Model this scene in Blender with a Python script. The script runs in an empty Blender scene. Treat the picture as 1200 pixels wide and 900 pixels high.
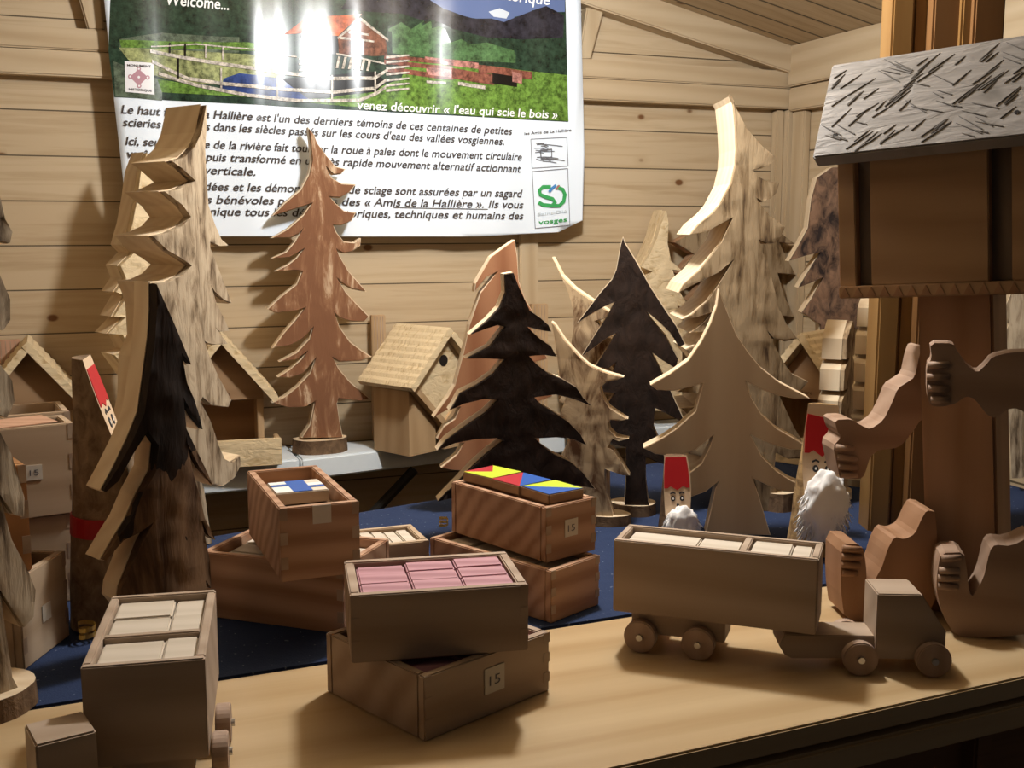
import bpy, bmesh, math, random
from mathutils import Vector, Matrix, noise
from mathutils.geometry import tessellate_polygon
random.seed(7)
D = bpy.data
SC = bpy.context.scene
COL = SC.collection
R = math.radians

# ------------------------------------------------------------------ camera, world, lamps
YAW, PIT, FPX = R(21), R(8.1), 1287.0
EYE = Vector((0, 0, 1.45))
FW = Vector((math.sin(YAW)*math.cos(PIT), math.cos(YAW)*math.cos(PIT), -math.sin(PIT)))
RT = Vector((math.cos(YAW), -math.sin(YAW), 0))
UP = RT.cross(FW)
cam = D.objects.new('camera', D.cameras.new('camera'))
COL.objects.link(cam)
cam.data.sensor_width = 36
cam.data.lens = FPX/1200*36
cam.data.clip_start = 0.02
cam.matrix_world = Matrix(((RT.x, UP.x, -FW.x, 0), (RT.y, UP.y, -FW.y, 0), (RT.z, UP.z, -FW.z, 1.45), (0, 0, 0, 1)))
SC.camera = cam
SC.view_settings.view_transform = 'Standard'
SC.view_settings.look = 'None'
SC.view_settings.gamma = 1
SC.view_settings.use_curve_mapping = False
SC.view_settings.exposure = 0.0
world = D.worlds.new('evening'); SC.world = world
world.use_nodes = True
world.node_tree.nodes['Background'].inputs[0].default_value = (1.0, 0.90, 0.80, 1)
world.node_tree.nodes['Background'].inputs[1].default_value = 0.026

def lamp(name, kind, loc, power, color, size, rot=(0, 0, 0)):
    l = D.lights.new(name, kind); l.energy = power; l.color = color
    if kind == 'AREA':
        l.shape = 'DISK'; l.size = size
    else:
        l.shadow_soft_size = size
    o = D.objects.new(name, l); o.location = loc; o.rotation_euler = rot; COL.objects.link(o)
    return o
LAMP = Vector((0.63, 1.40, 1.93))
lamp('ceiling_lamp_light', 'POINT', LAMP, 37, (0.97, 0.99, 1.0), 0.045)

# ------------------------------------------------------------------ photo geometry helpers
def ray(x, y): return FW + RT*((x-600)/FPX) + UP*((450-y)/FPX)
def onz(p, z):
    r = ray(*p); return EYE + r*((z-1.45)/r.z)
def ony(p, Y):
    r = ray(*p); return EYE + r*(Y/r.y)
def onx(p, X):
    r = ray(*p); return EYE + r*(X/r.x)
def onplane(p, O, n):
    r = ray(*p); return EYE + r*((O-EYE).dot(n)/r.dot(n))
def height(g, t, z0=1.0):
    b = onz(g, z0); r = ray(*t)
    k = (b.x*r.x+b.y*r.y)/(r.x*r.x+r.y*r.y)
    return (EYE+r*k).z

# ------------------------------------------------------------------ materials
class NT:
    def __init__(s, name):
        s.m = D.materials.new(name); s.m.use_nodes = True
        s.t = s.m.node_tree; s.b = s.t.nodes['Principled BSDF']
    def n(s, typ, ins={}, **kw):
        nd = s.t.nodes.new(typ)
        for k, v in kw.items(): setattr(nd, k, v)
        for k, v in ins.items(): s.put(nd.inputs[k], v)
        return nd
    def put(s, sock, v):
        if hasattr(v, 'is_output'): s.t.links.new(v, sock)
        else: sock.default_value = v
    def math(s, op, a, b=0.0, c=0.0):
        nd = s.n('ShaderNodeMath', {0: a, 1: b, 2: c}, operation=op); return nd.outputs[0]
    def mix(s, f, a, b):
        nd = s.n('ShaderNodeMix', data_type='RGBA')
        s.put(nd.inputs[0], f); s.put(nd.inputs[6], c4(a)); s.put(nd.inputs[7], c4(b)); return nd.outputs[2]
    def ramp(s, f, stops):
        nd = s.n('ShaderNodeValToRGB', {0: f}); e = nd.color_ramp.elements
        while len(e) < len(stops): e.new(0.5)
        for el, (p, c) in zip(e, stops):
            el.position = p; el.color = c4(c) if not isinstance(c, (int, float)) else (c, c, c, 1)
        return nd.outputs[0]
    def coords(s, scale=(1, 1, 1), off=(0, 0, 0)):
        tc = s.n('ShaderNodeTexCoord')
        mp = s.n('ShaderNodeMapping', {0: tc.outputs['Object']})
        mp.inputs['Scale'].default_value = scale; mp.inputs['Location'].default_value = off
        return mp.outputs[0]
    def noise(s, vec, scale, detail=4, rough=0.55, dist=0.0):
        return s.n('ShaderNodeTexNoise', {'Vector': vec, 'Scale': scale, 'Detail': detail, 'Roughness': rough, 'Distortion': dist}).outputs[0]
    def bump(s, h, strength, dist=0.002):
        nd = s.n('ShaderNodeBump', {'Height': h, 'Strength': strength, 'Distance': dist})
        s.put(s.b.inputs['Normal'], nd.outputs[0])
    def done(s, col, rough=0.6, spec=0.3):
        s.put(s.b.inputs['Base Color'], c4(col)); s.put(s.b.inputs['Roughness'], rough)
        s.b.inputs['Specular IOR Level'].default_value = spec
        return s.m
def c4(c):
    if hasattr(c, 'is_output'): return c
    return (c[0], c[1], c[2], 1)
def hexc(h):
    v = [int(h[i:i+2], 16)/255 for i in (0, 2, 4)]
    return tuple(x/12.92 if x <= .04045 else ((x+.055)/1.055)**2.4 for x in v)

def plain(name, col, rough=0.6, spec=0.3):
    t = NT(name); f = t.noise(t.coords(), 60, 2)
    return t.done(t.mix(t.math('MULTIPLY', f, 0.25), col, tuple(c*0.7 for c in col)), rough, spec)

def wood(name, light, dark, axis='z', freq=45, bump=0.25, rough=0.6, stretch=0.06, rings=0.35):
    t = NT(name)
    sc = [1, 1, 1]; sc['xyz'.index(axis)] = stretch
    v = t.coords(tuple(sc), (random.random()*5, random.random()*5, random.random()*5))
    f = t.noise(v, freq, 5, 0.6, 0.4)
    g = t.noise(v, freq*4, 3, 0.6)
    w = t.n('ShaderNodeTexWave', {'Vector': v, 'Scale': freq*0.5, 'Distortion': 3.5, 'Detail': 2, 'Detail Scale': 0.8},
            wave_type='BANDS', bands_direction='DIAGONAL').outputs[1]
    m = t.math('ADD', t.math('MULTIPLY', f, 1-rings), t.math('MULTIPLY', w, rings))
    m = t.math('ADD', t.math('MULTIPLY', m, 0.8), t.math('MULTIPLY', g, 0.2))
    col = t.ramp(m, [(0.25, dark), (0.5, tuple((a*.6+b*.4) for a, b in zip(light, dark))), (0.72, light)])
    t.bump(m, bump, 0.001)
    return t.done(col, rough)

def boards(name, light, dark, along, across, pitch=0.08, phase=0.0, knot=(0.16, 0.07, 0.025), jw=0.485):
    """tongue-and-groove pine boards: joint lines, per-board tone, stretched grain, knots"""
    t = NT(name)
    tc = t.n('ShaderNodeTexCoord'); sx = t.n('ShaderNodeSeparateXYZ', {0: tc.outputs['Object']})
    a, c = sx.outputs[along], sx.outputs[across]
    u = t.math('DIVIDE', t.math('ADD', c, phase), pitch)
    idx = t.math('FLOOR', u); fr = t.math('FRACT', u)
    rnd = t.n('ShaderNodeTexWhiteNoise', {'W': idx}, noise_dimensions='1D').outputs[0]
    vec = t.n('ShaderNodeCombineXYZ', {0: t.math('MULTIPLY', a, 2.2), 1: t.math('MULTIPLY', c, 45), 2: t.math('MULTIPLY', rnd, 30)}).outputs[0]
    g = t.noise(vec, 1.3, 5, 0.6, 0.6)
    kv = t.n('ShaderNodeCombineXYZ', {0: t.math('MULTIPLY', a, 8.0), 1: t.math('MULTIPLY', c, 12.0), 2: rnd}).outputs[0]
    vo = t.n('ShaderNodeTexVoronoi', {'Vector': kv, 'Scale': 1.0, 'Randomness': 1.0})
    present = t.math('GREATER_THAN', t.n('ShaderNodeSeparateColor', {0: vo.outputs['Color']}).outputs[0], 0.30)
    kn = t.math('MULTIPLY', t.ramp(vo.outputs['Distance'], [(0.06, 1.0), (0.10, 0.0)]), present)
    halo = t.math('MULTIPLY', t.ramp(vo.outputs['Distance'], [(0.08, 0.5), (0.22, 0.0)]), present)
    col = t.ramp(g, [(0.30, dark), (0.55, light)])
    col = t.mix(t.math('MULTIPLY', rnd, 0.25), col, dark)
    col = t.mix(halo, col, dark)
    col = t.mix(kn, col, knot)
    joint = t.math('LESS_THAN', t.math('ABSOLUTE', t.math('SUBTRACT', fr, 0.5)), jw)
    col = t.mix(joint, tuple(x*0.25 for x in dark), col)
    t.bump(t.math('ADD', joint, t.math('MULTIPLY', g, 0.12)), 0.5, 0.002)
    return t.done(col, 0.55, 0.3)

def bark(name, c_hi, c_lo, sz=0.25, freq=40, contrast=(0.35, 0.62), bump=0.7, c_mid=None, rough=0.85):
    t = NT(name)
    v = t.coords((1, 1, sz), (random.random()*3, random.random()*3, random.random()*3))
    f = t.noise(v, freq, 6, 0.65, 0.6)
    b = t.noise(t.coords((1, 1, 0.6)), freq*0.25, 3, 0.5)
    m = t.math('ADD', t.math('MULTIPLY', f, 0.7), t.math('MULTIPLY', b, 0.3))
    st = [(contrast[0], c_lo), (contrast[1], c_hi)]
    if c_mid: st = [(contrast[0], c_lo), (sum(contrast)/2, c_mid), (contrast[1], c_hi)]
    t.bump(m, bump, 0.004)
    return t.done(t.ramp(m, st), rough, 0.2)

def carved(name, light, dark, axis_scale=(1, 1, 1), sc=60, bump=1.0):
    """gouge-carved wood: crossing chisel cuts"""
    t = NT(name)
    f = None
    for k, ang in enumerate(((20, 10, 48), (-15, 30, -40))):
        m = t.n('ShaderNodeMapping', {0: t.coords(axis_scale)}); m.inputs['Rotation'].default_value = tuple(R(x) for x in ang)
        m.inputs['Scale'].default_value = (sc*0.35, sc*2.2, sc*0.8); m.inputs['Location'].default_value = (k*3.1, k*1.7, 0)
        n = t.noise(m.outputs[0], 1.3, 3, 0.5, 0.9)
        f = n if f is None else t.math('MINIMUM', f, n)
    t.bump(f, bump, 0.005)
    return t.done(t.ramp(f, [(0.26, dark), (0.42, light)]), 0.65)

PINE_L, PINE_D = (0.54, 0.415, 0.265), (0.43, 0.31, 0.18)
M = {}
M['wall'] = boards('pine wall boards', PINE_L, PINE_D, 0, 2, 0.084, 0.012)
M['wall_side'] = boards('pine side wall boards', PINE_L, PINE_D, 1, 2, 0.13, 0.06)
M['ceil'] = boards('pine ceiling boards', (0.48, 0.36, 0.22), (0.38, 0.27, 0.15), 0, 1, 0.085, 0.0, jw=0.455)
M['beam_x'] = wood('pine beam along wall', PINE_L, PINE_D, 'x', 30, 0.15)
M['beam_y'] = wood('pine beam along side', PINE_L, PINE_D, 'y', 30, 0.15)
M['beam_z'] = wood('pine post', PINE_L, PINE_D, 'z', 30, 0.15)
M['amber'] = wood('amber-lit pine', (0.22, 0.12, 0.04), (0.165, 0.08, 0.022), 'z', 22, 0.1, 0.4)  # warm glow of a neighbouring lamp put into the post colour
M['counter'] = wood('varnished counter pine', (0.56, 0.41, 0.235), (0.42, 0.275, 0.135), 'x', 20, 0.10, 0.30, 0.04, 0.25)
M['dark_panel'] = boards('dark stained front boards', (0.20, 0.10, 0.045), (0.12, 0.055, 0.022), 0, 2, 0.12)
M['floor'] = boards('floor boards', (0.25, 0.16, 0.09), (0.16, 0.10, 0.05), 0, 1, 0.12)
M['crate_o'] = wood('reddish larch box', (0.46, 0.28, 0.175), (0.30, 0.155, 0.085), 'x', 42, 0.2, 0.55, 0.07, 0.55)
M['crate_p'] = wood('pale box wood', (0.50, 0.37, 0.25), (0.40, 0.28, 0.175), 'x', 28, 0.15, 0.6, 0.06)
M['crate_b'] = wood('brown box wood', (0.42, 0.31, 0.22), (0.31, 0.21, 0.14), 'x', 26, 0.15, 0.6, 0.07, 0.5)
M['crate_a'] = wood('amber box wood', (0.42, 0.21, 0.085), (0.30, 0.135, 0.05), 'x', 26, 0.15, 0.6, 0.07, 0.4)
M['block'] = wood('pale beech block', (0.64, 0.56, 0.46), (0.54, 0.46, 0.36), 'x', 60, 0.1)
M['pink'] = wood('pink stained block', (0.50, 0.26, 0.29), (0.34, 0.15, 0.175), 'x', 70, 0.35, 0.6, 0.1, 0.6)
M['truck'] = wood('truck pine', (0.46, 0.35, 0.26), (0.36, 0.26, 0.18), 'x', 26, 0.12, 0.6, 0.06, 0.4)
M['wheel'] = wood('turned wheel wood', (0.44, 0.31, 0.23), (0.34, 0.23, 0.16), 'z', 60, 0.1)
M['cut'] = wood('fresh cut tree edge', (0.72, 0.58, 0.40), (0.62, 0.46, 0.29), 'z', 40, 0.12, 0.6, 0.1)
M['cut_br'] = wood('brown cut wood', (0.42, 0.25, 0.14), (0.30, 0.16, 0.08), 'z', 40, 0.12, 0.6, 0.1)
M['slab_br'] = wood('brown slab face', (0.36, 0.17, 0.085), (0.25, 0.10, 0.045), 'z', 22, 0.12, 0.55, 0.06, 0.5)
M['shaded_face'] = wood('shaded plain tree face', (0.36, 0.25, 0.145), (0.29, 0.185, 0.10), 'z', 22, 0.12, 0.55, 0.05, 0.3)  # same bare wood as the cut edges, darkened for its unlit front
M['bark_grey'] = bark('pale stripped bark with streaks', (0.44, 0.345, 0.235), (0.08, 0.05, 0.028), 0.13, 80, (0.40, 0.55), 0.6, (0.28, 0.205, 0.13))
M['bark_tan'] = bark('tan bark with brown flecks', (0.30, 0.215, 0.125), (0.055, 0.03, 0.015), 0.14, 70, (0.37, 0.54), 0.6, (0.19, 0.125, 0.065))
M['bark_dark'] = bark('near-black bark', (0.034, 0.019, 0.013), (0.012, 0.007, 0.005), 0.5, 60, (0.35, 0.65), 0.9)
M['bark_peel'] = bark('dark bark peeling to brown', (0.20, 0.105, 0.05), (0.03, 0.016, 0.01), 0.2, 26, (0.40, 0.60), 0.7)
def peel():
    t = NT('dark bark peeled to brown wood low down')
    f = t.noise(t.coords((1, 1, 0.2)), 30, 5, 0.6, 0.5)
    tc = t.n('ShaderNodeTexCoord'); z = t.n('ShaderNodeSeparateXYZ', {0: tc.outputs['Object']}).outputs[2]
    k = t.math('GREATER_THAN', t.math('ADD', t.math('MULTIPLY', z, 5.0), t.math('MULTIPLY', t.noise(t.coords((1, 1, .3)), 26, 3), 1.8)), 1.75)
    br = t.ramp(f, [(0.38, (0.06, 0.03, 0.015)), (0.62, (0.22, 0.125, 0.065))])
    dk = t.ramp(f, [(0.4, (0.010, 0.006, 0.004)), (0.65, (0.035, 0.02, 0.013))])
    t.bump(f, 0.7, 0.004)
    return t.done(t.mix(k, br, dk), 0.85, 0.2)
M['bark_peel'] = peel()
M['bark_red'] = bark('red-brown inner bark', (0.56, 0.40, 0.26), (0.20, 0.09, 0.045), 0.22, 40, (0.49, 0.62), 0.5, (0.27, 0.135, 0.07))
M['bark_patch'] = bark('pale bark with dark patches', (0.44, 0.32, 0.19), (0.10, 0.045, 0.02), 0.35, 34, (0.41, 0.53), 0.5)
M['bark_log'] = bark('rough brown log bark', (0.20, 0.125, 0.07), (0.07, 0.038, 0.02), 0.8, 60, (0.35, 0.65), 0.9)
M['bark_log2'] = bark('grey-brown log bark', (0.30, 0.21, 0.13), (0.10, 0.06, 0.035), 0.8, 50, (0.35, 0.65), 0.9)
M['bark_birch'] = bark('yellow-brown birch bark', (0.42, 0.27, 0.12), (0.08, 0.04, 0.02), 1.6, 45, (0.34, 0.56), 0.7)
M['bark_rough'] = bark('thick cracked bark', (0.20, 0.115, 0.07), (0.022, 0.014, 0.012), 0.5, 45, (0.40, 0.58), 1.0)
M['carve_w'] = carved('chisel-carved pale wood', (0.70, 0.55, 0.34), (0.50, 0.35, 0.18), (1, 1, 1), 55, 0.8)
M['carve_g'] = carved('chisel-carved grey roof', (0.50, 0.44, 0.38), (0.30, 0.25, 0.20), (1, 1, 1), 22, 1.0)
M['house'] = wood('feeder pine', (0.50, 0.34, 0.19), (0.38, 0.24, 0.12), 'z', 30, 0.2, 0.65, 0.1)
M['house_d'] = wood('feeder house brown wood', (0.38, 0.235, 0.125), (0.28, 0.16, 0.08), 'x', 24, 0.2, 0.65, 0.1, 0.4)
M['house_g'] = wood('shaded slot board', (0.20, 0.15, 0.11), (0.13, 0.095, 0.07), 'z', 40, 0.2, 0.7, 0.1)  # dark colour stands in for the deep shade inside the house slots
M['figure'] = wood('reddish figure wood', (0.34, 0.185, 0.10), (0.27, 0.14, 0.07), 'z', 26, 0.2, 0.6, 0.06, 0.4)
M['figure_d'] = wood('brown limb wood', (0.36, 0.24, 0.165), (0.28, 0.175, 0.115), 'x', 26, 0.3, 0.6, 0.08, 0.5)
M['pink_slat'] = wood('rosy slat wood', (0.55, 0.33, 0.22), (0.42, 0.23, 0.14), 'z', 40, 0.2)
M['shelf'] = plain('white painted shelf', (0.80, 0.86, 0.90), 0.3)
M['strut'] = plain('dark metal strut', (0.03, 0.025, 0.02), 0.5)
M['tag'] = plain('paper price tag', (0.62, 0.56, 0.47), 0.8)
M['paper'] = plain('white paper', (0.70, 0.70, 0.70), 0.7)
M['ink'] = plain('ink', (0.03, 0.03, 0.035), 0.7)
M['ink_grey'] = plain('grey print', (0.11, 0.10, 0.11), 0.6)
M['burn'] = plain('burnt lettering', (0.10, 0.045, 0.02), 0.8)
M['red'] = plain('red paint', (0.44, 0.012, 0.016), 0.55)
M['ribbon'] = plain('red ribbon', (0.34, 0.008, 0.012), 0.5)
M['facep'] = plain('bare face wood', (0.60, 0.44, 0.29), 0.6)
M['white'] = plain('white paint', (0.75, 0.73, 0.70), 0.6)
M['wool'] = plain('white wool', (0.80, 0.78, 0.76), 0.9)
M['wool'].node_tree.nodes['Principled BSDF'].inputs['Subsurface Weight'].default_value = 0.6
M['wool'].node_tree.nodes['Principled BSDF'].inputs['Subsurface Radius'].default_value = (0.02, 0.02, 0.02)
M['gold'] = NT('gold foil'); M['gold'].b.inputs['Metallic'].default_value = 0.55
M['gold'] = M['gold'].done((0.80, 0.56, 0.18), 0.25)
M['steel'] = NT('screw steel'); M['steel'].b.inputs['Metallic'].default_value = 1.0
M['steel'] = M['steel'].done((0.6, 0.58, 0.55), 0.3)
M['hole'] = plain('dark hole', (0.012, 0.008, 0.006), 0.9)
M['blue'] = plain('blue tile paint', (0.03, 0.10, 0.38), 0.45)
M['lime'] = plain('lime tile paint', (0.50, 0.60, 0.04), 0.45)
M['redt'] = plain('red tile paint', (0.42, 0.03, 0.04), 0.45)
M['tile'] = wood('tile edge wood', (0.36, 0.22, 0.12), (0.26, 0.15, 0.08), 'x', 40, 0.1)
def cloth_mat():
    t = NT('navy table cloth'); v = t.coords()
    f = t.noise(v, 9, 4); g = t.noise(v, 500, 2)
    t.bump(t.math('ADD', f, t.math('MULTIPLY', g, 0.15)), 0.4, 0.01)
    sp = t.ramp(t.noise(v, 170, 1), [(0.72, 0.0), (0.76, 0.5)])
    return t.done(t.mix(sp, t.mix(f, (0.020, 0.032, 0.075), (0.036, 0.052, 0.11)), (0.3, 0.33, 0.4)), 0.9, 0.1)
M['cloth'] = cloth_mat()
def poster_mat(name, col, rough=0.16):
    t = NT(name); return t.done(col, rough, 0.5)
M['poster'] = poster_mat('glossy white vinyl', (0.78, 0.85, 0.93), 0.22)

# ------------------------------------------------------------------ mesh helpers
def link(name, bm_or_me, mats, parent=None, mw=None, smooth=False, bevel=0):
    if isinstance(bm_or_me, bmesh.types.BMesh):
        bm = bm_or_me
        bmesh.ops.recalc_face_normals(bm, faces=bm.faces)
        if bevel:
            es = [e for e in bm.edges if len(e.link_faces) == 2 and e.calc_face_angle(0) > 0.6]
            try: bmesh.ops.bevel(bm, geom=es, offset=bevel, segments=2, affect='EDGES', clamp_overlap=True)
            except Exception: pass
        me = D.meshes.new(name); bm.to_mesh(me); bm.free()
    else: me = bm_or_me
    if not isinstance(mats, (list, tuple)): mats = [mats]
    for m in mats: me.materials.append(m)
    if smooth:
        for p in me.polygons: p.use_smooth = True
    o = D.objects.new(name, me); COL.objects.link(o)
    if parent: o.parent = parent
    if mw is not None: o.matrix_local = mw
    return o
def tag(o, label, cat, group=None):
    o['label'] = label; o['category'] = cat
    if group: o['group'] = group
    return o
def empty(name, mw, label=None, cat=None, group=None):
    o = D.objects.new(name, None); COL.objects.link(o); o.matrix_world = mw
    o.empty_display_size = 0.02
    if label: tag(o, label, cat, group)
    return o
def frame(o, yaw=0, roll=0):
    return Matrix.Translation(o) @ Matrix.Rotation(yaw, 4, 'Z') @ Matrix.Rotation(roll, 4, 'Y')
def box(bm, x0, x1, y0, y1, z0, z1):
    v = [bm.verts.new((x, y, z)) for x in (x0, x1) for y in (y0, y1) for z in (z0, z1)]
    for f in ((0, 1, 3, 2), (4, 6, 7, 5), (0, 4, 5, 1), (2, 3, 7, 6), (0, 2, 6, 4), (1, 5, 7, 3)):
        bm.faces.new([v[i] for i in f])
def bx(name, dims, mat, parent=None, mw=None, bevel=0.0012):
    bm = bmesh.new(); box(bm, *dims); return link(name, bm, mat, parent, mw, bevel=bevel)
def area2(p): return sum(p[i][0]*p[(i+1) % len(p)][1]-p[(i+1) % len(p)][0]*p[i][1] for i in range(len(p)))
def prism(bm, pts, y0, y1, mi=0):
    """polygon in x,z extruded along y"""
    if area2(pts) < 0: pts = pts[::-1]
    tri = tessellate_polygon([[Vector((x, z, 0)) for x, z in pts]])
    a = [bm.verts.new((x, y0, z)) for x, z in pts]; b = [bm.verts.new((x, y1, z)) for x, z in pts]
    for t in tri:
        try:
            bm.faces.new([a[i] for i in t]); bm.faces.new([b[i] for i in t])
        except ValueError: pass
    n = len(pts)
    for i in range(n):
        j = (i+1) % n
        bm.faces.new((a[i], a[j], b[j], b[i]))
def cyl(bm, c, r, h, axis='z', seg=24, r2=None, jit=0.0, seed=0):
    r2 = r if r2 is None else r2
    ra, rb = [], []
    for i in range(seg):
        t = 2*math.pi*i/seg
        k = 1+jit*noise.noise((math.cos(t)*1.5+seed, math.sin(t)*1.5, seed*0.7))
        for lst, rr, q in ((ra, r, 0), (rb, r2, h)):
            x, y = rr*k*math.cos(t), rr*k*math.sin(t)
            p = {'z': (x, y, q), 'y': (x, q, y), 'x': (q, x, y)}[axis]
            lst.append(bm.verts.new((p[0]+c[0], p[1]+c[1], p[2]+c[2])))
    bm.faces.new(ra); bm.faces.new(rb[::-1])
    for i in range(seg): bm.faces.new((ra[i], ra[(i+1) % seg], rb[(i+1) % seg], rb[i]))
def tube(bm, pts, r0, r1, seg=6):
    rings = []
    for i, p in enumerate(pts):
        d = (pts[min(i+1, len(pts)-1)]-pts[max(i-1, 0)]).normalized()
        a = d.orthogonal().normalized(); b = d.cross(a)
        r = r0+(r1-r0)*i/(len(pts)-1)
        rings.append([bm.verts.new(p+a*r*math.cos(2*math.pi*k/seg)+b*r*math.sin(2*math.pi*k/seg)) for k in range(seg)])
    for A, B in zip(rings, rings[1:]):
        for k in range(seg): bm.faces.new((A[k], A[(k+1) % seg], B[(k+1) % seg], B[k]))
    bm.faces.new(rings[0]); bm.faces.new(rings[-1])
_fonts = {}
def text_mesh(s, shear=0.0, extrude=0.0, off=0.0):
    cu = D.curves.new('t', 'FONT'); cu.body = s; cu.shear = shear; cu.extrude = extrude; cu.resolution_u = 3; cu.offset = off
    o = D.objects.new('t', cu); COL.objects.link(o)
    bpy.context.view_layer.update()
    me = D.meshes.new_from_object(o.evaluated_get(bpy.context.evaluated_depsgraph_get()))
    D.objects.remove(o); D.curves.remove(cu)
    return me
def flat_text(name, s, mat, parent, origin, ux, uz, width=None, h=None, shear=0.0):
    """lettering laid on a surface: origin = baseline start, ux/uz local unit vectors"""
    me = text_mesh(s, shear)
    xs = [v.co.x for v in me.vertices]; ys = [v.co.y for v in me.vertices]
    kx = (width/(max(xs)-min(xs))) if width else h
    ky = h if h else kx
    x0 = min(xs)
    for v in me.vertices: v.co = origin+ux*((v.co.x-x0)*kx)+uz*(v.co.y*ky)
    return link(name, me, mat, parent)

# ------------------------------------------------------------------ setting
WY = 2.285          # inside face of the back wall
SX = 1.593          # inside face of the right wall
LX = -0.50
APX, APZ = 0.545, 2.035
SL = 0.222
def struct(o): o['kind'] = 'structure'; return o
def roofz(x): return APZ-SL*abs(x-APX)
bm = bmesh.new()
prism(bm, [(LX-.05, 0), (SX+.05, 0), (SX+.05, roofz(SX+.05)+.06), (APX, APZ+.06), (LX-.05, roofz(LX-.05)+.06)], WY, WY+.04)
struct(link('wall_back', bm, M['wall']))
struct(bx('wall_right', (SX, SX+.04, 0.75, WY, 0, roofz(SX)+.05), M['wall_side'], bevel=0))
struct(bx('wall_left', (LX-.04, LX, 0.75, WY, 0, roofz(LX)+.05), M['wall_side'], bevel=0))
struct(bx('floor', (LX-.3, SX+.3, -0.6, WY+.04, -0.03, 0), M['floor'], bevel=0))
for s, nm in ((1, 'ceiling'), (-1, 'ceiling')):
    L = (SX-APX+.06) if s > 0 else (APX-LX+.06)
    bm = bmesh.new(); box(bm, 0, L/math.cos(math.atan(SL)), 0.55, WY+.04, 0.0, 0.025)
    o = link(nm, bm, M['ceil'])
    o.matrix_world = Matrix.Translation((APX, 0, APZ+.062)) @ (Matrix.Rotation(math.atan(SL), 4, 'Y') if s > 0 else Matrix.Rotation(math.pi, 4, 'Z') @ Matrix.Translation((0, -WY-.59, 0)) @ Matrix.Rotation(math.atan(SL), 4, 'Y'))
    struct(o)
tn = [0]
def trim(bm, mat, bevel=0.003):
    tn[0] += 1; return struct(link('trim_%d' % tn[0], bm, mat, bevel=bevel))
def trimbox(d, mat):
    bm = bmesh.new(); box(bm, *d); return trim(bm, mat)
# wall plates: two stacked beams on the back wall, two on the side wall
trimbox((LX, SX, WY-.030, WY, 1.776, 1.816), M['beam_x'])
trimbox((LX, SX, WY-.034, WY, 1.728, 1.774), M['beam_x'])
trimbox((SX-.034, SX, 0.75, WY-.034, 1.778, 1.872), M['beam_y'])
trimbox((SX-.030, SX, 0.75, WY-.034, 1.722, 1.775), M['beam_y'])
# corner posts
trimbox((SX-.052, SX-.030, WY-.022, WY, 0, 1.726), M['beam_z'])
trimbox((SX-.030, SX, WY-.036, WY, 0, 1.726), M['beam_z'])
trimbox((SX-.020, SX, WY-.085, WY-.037, 0, 1.722), M['beam_z'])
# gable rafters
for s in (1, -1):
    x1 = SX-.03 if s > 0 else LX
    bm = bmesh.new()
    prism(bm, [(APX, APZ), (APX, APZ+.062), (x1, roofz(x1)+.062), (x1, roofz(x1))], WY-.045, WY)
    trim(bm, M['beam_x'])
# slanting struts between plate and rafter either side of the poster
for (a, b, c, d) in (((84, -30), (116, -30), (122, 38), (103, 38)), ((690, -40), (716, -40), (686, 72), (672, 72))):
    bm = bmesh.new(); prism(bm, [(ony(p, WY).x, ony(p, WY).z) for p in (a, b, c, d)], WY-.028, WY-.001); trim(bm, M['beam_z'])
# batten on the back wall under the poster
x0, x1 = ony((607, 320), WY).x, ony((629, 320), WY).x
trimbox((x0, x1, WY-.012, WY, 0, 1.72), M['beam_z'])

# counter plank with its edge and lip
bm = bmesh.new()
prismxy = [(-0.495, 0.74), (1.56, 0.835), (1.56, 1.135), (-0.495, 1.066)]
def slabxy(bm, pts, z0, z1):
    a = [bm.verts.new((x, y, z0)) for x, y in pts]; b = [bm.verts.new((x, y, z1)) for x, y in pts]
    bm.faces.new(a[::-1]); bm.faces.new(b)
    for i in range(len(pts)):
        j = (i+1) % len(pts); bm.faces.new((a[i], a[j], b[j], b[i]))
slabxy(bm, prismxy, 0.978, 1.0)
o = link('counter_plank', bm, M['counter'], bevel=0.002)
tag(o, 'varnished pine counter plank across the front of the stall', 'counter')
bm = bmesh.new()
slabxy(bm, [(-0.62, 0.733), (1.56, 0.833), (1.56, 0.853), (-0.62, 0.753)], 0.945, 0.972)
trim(bm, M['counter'])
bm = bmesh.new()
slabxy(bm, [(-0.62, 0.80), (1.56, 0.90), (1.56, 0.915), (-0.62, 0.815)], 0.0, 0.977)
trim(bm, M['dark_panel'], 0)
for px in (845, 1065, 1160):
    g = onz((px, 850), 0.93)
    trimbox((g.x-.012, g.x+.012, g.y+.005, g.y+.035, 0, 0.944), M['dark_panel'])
# amber-lit posts of the stall opening
pb = onz((1090, 628), 1.0)
def post(xa, xb, dep, th, mat):
    A = onplane((xa, 400), pb+FW*dep, Vector((math.sin(YAW), math.cos(YAW), 0)))
    B = onplane((xb, 400), pb+FW*dep, Vector((math.sin(YAW), math.cos(YAW), 0)))
    w = (B-A).length
    bm = bmesh.new(); box(bm, 0, w, 0, th, 0, 1.93)
    o = trim(bm, mat); o.matrix_world = frame(Vector((A.x, A.y, 0)), -YAW)
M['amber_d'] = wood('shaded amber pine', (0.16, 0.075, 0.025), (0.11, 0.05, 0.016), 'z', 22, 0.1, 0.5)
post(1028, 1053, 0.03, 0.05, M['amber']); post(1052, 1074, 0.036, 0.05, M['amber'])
post(1074, 1107, 0.01, 0.06, M['amber_d']); post(1106, 1120, 0.0, 0.07, M['amber']); post(1120, 1155, -0.012, 0.09, M['amber_d'])

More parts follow.
